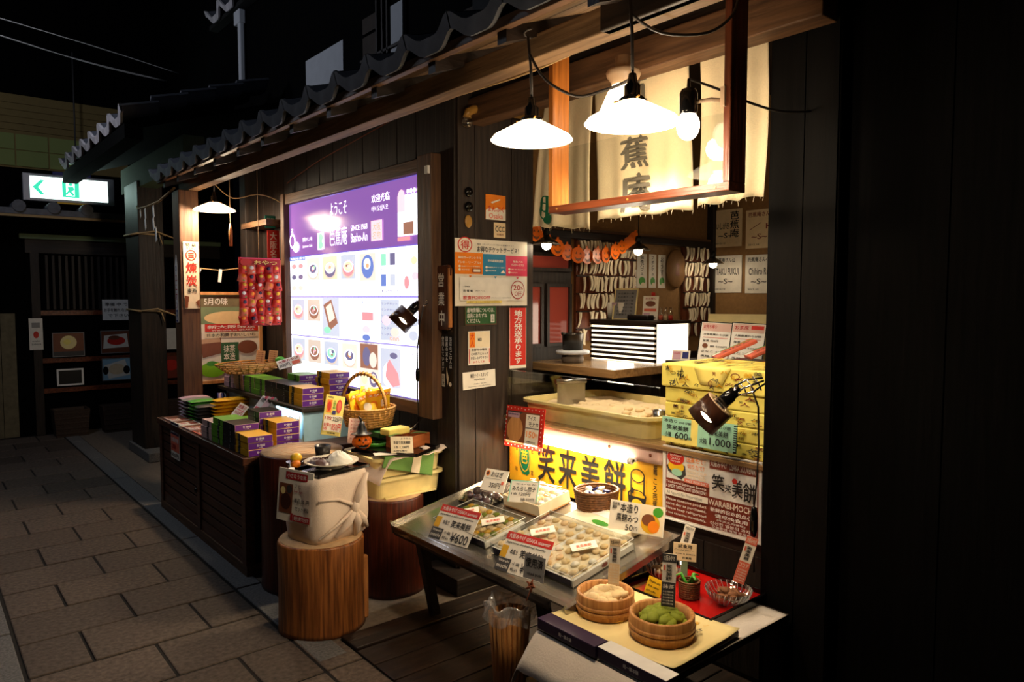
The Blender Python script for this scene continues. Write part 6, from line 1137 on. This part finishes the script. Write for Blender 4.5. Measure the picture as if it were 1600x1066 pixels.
# strips, gourd disc and autograph boards
for k, (x0, x1, t1, t2) in enumerate(((3.818, 3.920, '抹茶パフェ', ''), (3.945, 4.020, 'フォンデュ', 'チョコ'), (4.044, 4.124, 'おうす', '和菓子'))):
    card('menu_strip', ['left', 'middle', 'right'][k] + ' white menu strip with a green leaf on the back wall', 'menu strip', ((x0 + x1) / 2, 3.246, 1.678), 'S', x1 - x0, .232, 'paper', [('t', .3, .06, .68, .62, t1, 'ink', 'v'), ('e', .5, .80, .34, .12, 'leaf'), ('e', .6, .9, .2, .06, 'paper_warm')], group='menu strips on the back wall')
card('narrow_strip', 'narrow pale paper strip beside the left rack', 'strip', (3.797, 3.246, 1.60), 'S', .03, .17, 'paper', [('t', .2, .08, .8, .9, 'お茶席', 'salmon', 'v')])
gr_ = thing('wooden_disc', 'oval wooden disc hanging on the back wall beside the right rack', 'disc', (4.215, 3.225, 1.70)); mb = MB(); mb.M = Rx(90) ; mb.lathe([(0, -.012), (.095, -.012), (.104, 0), (.095, .012), (0, .012)], 36); o = mb.build('disc', 'disc_wood', gr_); o.scale = (1, 1, 1.35); printed([('t', .40, .35, .62, .7, '甘味', 'brownprint', 'v')], .2, .27, gr_, 'brand_mark', z0=.014)
for k, (y, z, s) in enumerate(((3.095, 2.003, ['芭蕉庵', 'いしがき']), (2.82, 1.98, ['芭蕉庵さん', '／ K']), (3.09, 1.667, ['芭蕉庵さん江', 'TAKU FUKUI']), (2.818, 1.662, ['芭蕉庵さんへ', 'Chihiro Ruka']))):
    card('autograph_board', ['upper left', 'upper right', 'lower left', 'lower right'][k] + ' signed autograph board on the right wall of the shop', 'board', (4.642, y, z), 'W', .242, .272, ['kinako', 'kinako', 'paper', 'paper'][k], [('t', .6 if k == 0 else .08, .06, .9 if k == 0 else .75, .75 if k == 0 else .2, s[0], 'ink' if k != 1 else 'brownprint', 'v') if k == 0 else ('t', .08, .06, .78, .18, s[0], 'ink' if k != 1 else 'brownprint'), ('t', .12, .34, .56 if k == 0 else .9, .52, s[1], 'ink' if k != 1 else 'brownprint'), ('t', .2, .62, .7, .76, '~S~', 'ink' if k != 1 else 'brownprint'), ('t', .1, .88, .45, .92, '2012.10', 'ink')], group='autograph boards', th=.006)
def shop_pendant(label, c, w):
    o = thing('shop_pendant', label, 'lamp', c); MB().shell([(.075, 0), (.05, .02), (.015, .045), (.013, .042), (.048, .015), (.073, -.002)], 28).build('shade', 'steel', o); MB().ball((0, 0, -.004), .028, 12, 8).build('bulb', 'bulb', o); MB().lathe([(.015, .04), (.02, .06), (.016, .085), (0, .09)], 14).build('socket', 'black', o); MB().cyl((0, 0, .085), (0, 0, 2.9 - c[2]), .003, n=6).build('cord', 'cord', o); light('shop_pendant_light', 'POINT', (c[0], c[1], c[2] - .03), w, (1, .84, .62), .03)
shop_pendant('small steel pendant lamp inside the shop near the garland', (2.709, 2.95, 1.789), .5); shop_pendant('small steel pendant lamp inside the shop above the menu strips', (3.478, 2.95, 1.788), .8); shop_pendant('small steel pendant lamp inside the shop before the right rack', (4.38, 3.03, 1.735), .6)
light('shop_fill_light', 'POINT', (3.7, .9, 2.5), 9, (1, .78, .52), .2)  # unseen warm fill added as the shop's ambient light
# menu stand behind the yellow boxes
ms = thing('menu_stand', 'pale yellow board stand behind the yellow boxes', 'stand', (3.29, 2.15, 0)); o = B(-.16, .0, 1.156, .19, .02, 1.42).build('board', 'cream', ms); o.rotation_euler = (math.radians(-8), 0, math.radians(-65)); B(-.13, -.75, 0, .25, .33, 1.155).build('stand_cabinet', 'dark_y', ms)
o = B(.19, .0, 1.16, .21, .10, 1.415).build('side_wing', 'cream', ms); o.rotation_euler = (math.radians(-8), 0, math.radians(-65))
for k, (y, x) in enumerate(((2.188, 3.19), (2.003, 3.19))):
    card('menu_sheet', ['left', 'right'][k] + ' laminated menu sheet leaning on the pale yellow stand', 'menu', (x, y, 1.266), -80, .17, .205, 'white', [('r', .03, .02, .97, .22, 'boxpink'), ('t', .08, .06, .5, .16, 'お持ち帰り' if k == 0 else 'お茶席', 'crimson'), ('r', .58, .05, .95, .14, 'red' if k else 'boxpink'), ('t', .1, .28, .9, .33, '大阪銘菓わらび餅', 'ink'), ('r', .1, .38, .9, .39, 'red'), ('t', .1, .44, .6, .5, '抹茶 480円', 'ink'), ('e', .2, .6, .09, .06, 'chocolate'), ('t', .36, .58, .9, .63, '餅 500円', 'ink'), ('t', .1, .72, .9, .77, 'きなこ 450円', 'ink'), ('t', .1, .84, .8, .89, '黒糖 550円', 'ink')], 12, 2, rim=(.004, 'black', .002), group='laminated menus')
for k in range(3):
    o = B(-.10, -.045, 0, .10, .045, .018).build('rice_cake_pack', 'salmon', bev=.005); o.matrix_basis = T(2.93 + .04 * k, 1.90 - .145 * k, 1.25 + .01 * k) @ Rz(-40) @ Ry(-24)
    q = printed([('p', [(0, 0), (.3, 0), (1, .35), (1, .5), (.2, .12), (0, .12)], 'leaf'), ('r', .1, .55, .95, .9, 'salmon'), ('t', .2, .5, .85, .85, 'えびせん', 'ink'), ('r', 0, .14, .2, .5, 'paper')], .2, .09, o); q.matrix_basis = T(0, 0, .018) @ Rx(-90); tag(o, ['left', 'middle', 'right'][k] + ' pink and green snack pack lying behind the yellow boxes', 'packet', 'pink snack packs')
sbx = thing('pack_support', 'dark box under the pink snack packs', 'box', (2.99, 1.70, .867)); B(-.12, -.25, .0, .14, .28, .335).build('box_body', 'dark_y', sbx)
card('small_code_card', 'small printed card beside the menu stand', 'card', (3.19, 2.40, 1.185), -75, .10, .055, 'paper', [('r', .05, .1, .5, .9, 'boxlilac'), ('t', .08, .2, .45, .4, 'OSAKA', 'crimson'), ('r', .58, .15, .92, .8, 'navy')], 15)
# ================================================================== FAR END OF THE LANE
ex_ = thing('exit_sign', 'hanging lit green and white exit sign at the far end of the lane', 'sign', (1.376, 9.0, 2.50), -3)
B(-.42, 0, 0, .42, .10, .285).build('case', 'zinc', ex_, bev=.006); B(-.355, -.004, .03, .355, .0, .255).build('lit_face', 'exit_white', ex_)
q = printed([('p', [(.03, .5), (.13, .16), (.18, .16), (.10, .5), (.18, .84), (.13, .84)], 'exit_green'), ('r', .40, .14, .62, .88, 'exit_green'), ('r', .45, .2, .56, .82, 'exit_white'), ('e', .51, .28, .025, .07, 'exit_green'), ('p', [(.47, .4), (.54, .36), (.56, .5), (.52, .6), (.56, .76), (.53, .8), (.49, .64), (.46, .78), (.44, .74), (.48, .55)], 'exit_green')], .71, .225, ex_, 'pictogram'); q.location = (0, -.004, .1425)
B(-.12, -.01, -.014, .16, .05, -.001).build('yellow_tab', 'gold', ex_); B(-.15, .02, .285, .2, .08, .32).build('mount', 'navy', ex_); MB().cyl((.07, .05, .32), (.07, .05, 1.6), .008, n=8).build('hanger_rod', 'darkgrey', ex_); light('exit_light', 'AREA', (1.376, 8.96, 2.64), 2.5, (.7, 1, .9), size=.7, size_y=.22).rotation_euler = (math.radians(90), 0, math.radians(180))
bpy.data.objects['exit_light'].rotation_euler = (math.radians(-90), 0, 0)
def far(name, label, cat, x0, x1, z0, z1, base, els, **k): return card(name, label, cat, ((x0 + x1) / 2, 9.235, (z0 + z1) / 2), 'S', x1 - x0, z1 - z0, base, els, **k)
far('dish_photo', 'photo of a pale round dish on the dark facade, upper left', 'photo', 1.20, 1.49, .85, 1.10, 'chocolate', [('e', .5, .4, .27, .30, 'cream'), ('e', .45, .38, .12, .12, 'paleyellow'), ('r', 0, .8, 1, 1, 'darkgrey')], rim=(.008, 'grey', .004))
far('dish_photo', 'photo of a red dish on a white plate on the dark facade, upper right', 'photo', 1.665, 1.955, .865, 1.11, 'chocolate', [('p', [(.1, .2), (.9, .12), (.95, .75), (.05, .8)], 'paper'), ('e', .52, .45, .32, .2, 'red'), ('e', .45, .3, .2, .1, 'chocolate')], rim=(.008, 'grey', .004))
far('picture_frame', 'empty white picture frame on the dark facade, lower left', 'frame', 1.24, 1.46, .54, .69, 'black', None, rim=(.018, 'white', .006))
far('dish_photo', 'photo of a beige dish with dark garnish on the facade, lower right', 'photo', 1.67, 1.955, .555, .795, 'lightblue', [('p', [(.05, .3), (.8, .05), (.98, .8), (.2, .95)], 'paper'), ('e', .5, .5, .3, .26, 'kinako'), ('e', .85, .55, .12, .2, 'black'), ('e', .1, .55, .1, .2, 'black')], rim=(.008, 'grey', .004))
far('dish_photo', 'photo of a dark bottle on white behind the neighbouring post', 'photo', 2.235, 2.50, .875, 1.125, 'paper', [('r', .26, .4, .38, .8, 'chocolate'), ('r', .30, .2, .34, .4, 'chocolate')])
far('dish_photo', 'photo of a red dish with an egg behind the neighbouring post', 'photo', 2.235, 2.50, .53, .79, 'brownprint', [('e', .6, .4, .3, .25, 'red'), ('e', .25, .55, .17, .2, 'paper'), ('e', .22, .42, .1, .1, 'orange')])
far('white_paper', 'white handwritten paper on the dark lattice', 'paper', 1.685, 1.965, 1.235, 1.47, 'white', [('t', .1, .15, .92, .32, '準備 中 で', 'darkgrey'), ('t', .06, .42, .92, .6, 'お手を触れ ない', 'darkgrey'), ('t', .2, .7, .95, .86, 'で下さい', 'darkgrey')])
far('white_notice', 'tall white notice with a red mark on the left jamb of the facade', 'notice', .985, 1.11, .93, 1.27, 'paper', [('r', .2, .14, .8, .3, 'inkgrey'), ('e', .5, .52, .2, .11, 'red'), ('t', .2, .7, .8, .74, 'osaka', 'ink'), ('t', .15, .8, .85, .84, '2012', 'ink')])
for k, (x0, x1) in enumerate(((1.14, 1.48), (1.60, 1.94), (2.22, 2.52))):
    o = thing('woven_planter', ['left', 'middle', 'right'][k] + ' woven brown planter at the foot of the dark facade', 'planter', ((x0 + x1) / 2, 9.05, 0), 0, 'woven planters'); w = (x1 - x0) / 2
    mb = MB(); vs = [(-w * .86, -.1, 0), (w * .86, -.1, 0), (w * .86, .1, 0), (-w * .86, .1, 0), (-w, -.13, .29), (w, -.13, .29), (w, .13, .29), (-w, .13, .29), (-w + .02, -.11, .29), (w - .02, -.11, .29), (w - .02, .11, .29), (-w + .02, .11, .29), (-w * .8, -.08, .05), (w * .8, -.08, .05), (w * .8, .08, .05), (-w * .8, .08, .05)]
    mb.add(vs, [(0, 3, 2, 1)] + [(q + i, q + (i + 1) % 4, q + 4 + (i + 1) % 4, q + 4 + i) for q in (0, 4, 8) for i in range(4)] + [(12, 13, 14, 15)]); mb.build('body', 'old_wicker', o)
    for j in range(5): B(-w * (.88 + .025 * j), -.108 - .005 * j, .03 + .055 * j, w * (.88 + .025 * j), -.10, .05 + .055 * j).build('weave_band', 'old_wicker', o)
# straw rope with paper streamers between the posts
rp = thing('straw_rope', 'straw rope with zigzag paper streamers hung between the two posts', 'rope', (1.6, 6.5, 2.3))
MB().tube([(.04, .80, .02), (.0, .6, -.02), (-.02, .2, -.04), (-.05, -.3, -.05), (-.08, -.7, -.03), (-.098, -.92, -.02)], .009, 7).build('rope', 'twine', rp)
def shide(o, x, y, z, n, s=1.):
    mb = MB()
    for k in range(n): mb.add([(x, y + .035 * s * (k % 2) - .03 * k, z - .085 * s * k), (x + .004, y + .035 * s * (k % 2) + .05 * s - .03 * k, z - .02 * s - .085 * s * k), (x + .004, y + .035 * s * (k % 2) + .03 * s - .03 * k, z - .11 * s - .085 * s * k), (x, y + .035 * s * (k % 2) - .02 * s - .03 * k, z - .09 * s - .085 * s * k)], [(0, 1, 2, 3)])
    mb.build('paper_streamer', 'shide', o, solid=.002)
shide(rp, 0, .5, -.02, 1, .8); shide(rp, -.02, .25, -.04, 2); shide(rp, -.04, -.1, -.05, 3, 1.1)
for z, yy in ((2.08, 0), (1.37, 1)):
    o = thing('post_binding', ['upper straw binding around the neighbouring post', 'lower straw binding with a loose knot around the neighbouring post'][yy], 'binding', (1.75, 7.55, z))
    MB().tube([(-.115, -.26, 0), (-.115, .26, .01), (.12, .26, 0), (.12, -.26, -.01), (-.115, -.26, 0)], .009, 6).build('loop', 'twine', o); MB().tube([(-.10, -.27, 0), (.02, -.34, .02), (.15, -.42, -.04), (.26, -.46, -.03)], [.008, .008, .006, .003], 6).build('loose_end', 'twine', o); MB().tube([(.05, -.33, .0), (.07, -.36, -.1)], [.008, .003], 6).build('tassel', 'twine', o)
for k, (a, b, c_) in enumerate((((.2, 7, 3.72), (1.25, 7, 3.60), (1.95, 7, 3.50)), ((.1, 7.1, 3.66), (1.2, 7.1, 3.485), (1.85, 7.1, 3.44)), ((.0, 7.2, 3.70), (1.1, 7.2, 3.53), (1.9, 7.2, 3.47)))):
    cable(['upper', 'lower', 'middle'][k] + ' overhead cable crossing the lane at the top left', [a, b, c_], .004, 'grey', 'overhead_cable')
# paper streamers and a string inside the far corner
st2 = thing('paper_streamers', 'white paper streamers on a string behind the framed poster', 'streamers', (1.84, 5.67, 1.72)); MB().tube([(-.22, 0, .0), (0, 0, -.02), (.20, 0, .01)], .004, 5).build('string', 'twine', st2)
for k in range(3): o = B(-.012, 0, -.10, .012, .002, 0).build('streamer', 'shide', st2, (-.15 + .15 * k, -.005, -.01)); o.rotation_euler = (0, .5 - .4 * k, 0)
o = thing('hanging_tassel', 'orange tassel hanging beside the far pendant lamp', 'tassel', (1.78, 5.25, 2.02)); MB().tube([(0, 0, 0), (0, 0, .43)], .003, 5).build('string', 'twine', o); MB().lathe([(.004, 0), (.014, -.05), (.012, -.16), (0, -.16)], 12).build('tassel', 'plaque_edge', o)
card('red_banner', 'small red banner with white characters left of the light board', 'banner', (2.09, 5.25, 1.85), 'S', .09, .28, 'red', [('t', .2, .05, .8, .95, '大阪名物', 'white', 'v')])
card('teal_tag', 'small teal tag above the red banner', 'tag', (2.07, 5.25, 2.05), 'S', .08, .09, 'teal', [('t', .15, .2, .85, .8, '芭蕉', 'paper')])

# the scratch scene for lettering is no longer needed
bpy.data.scenes.remove(TS)
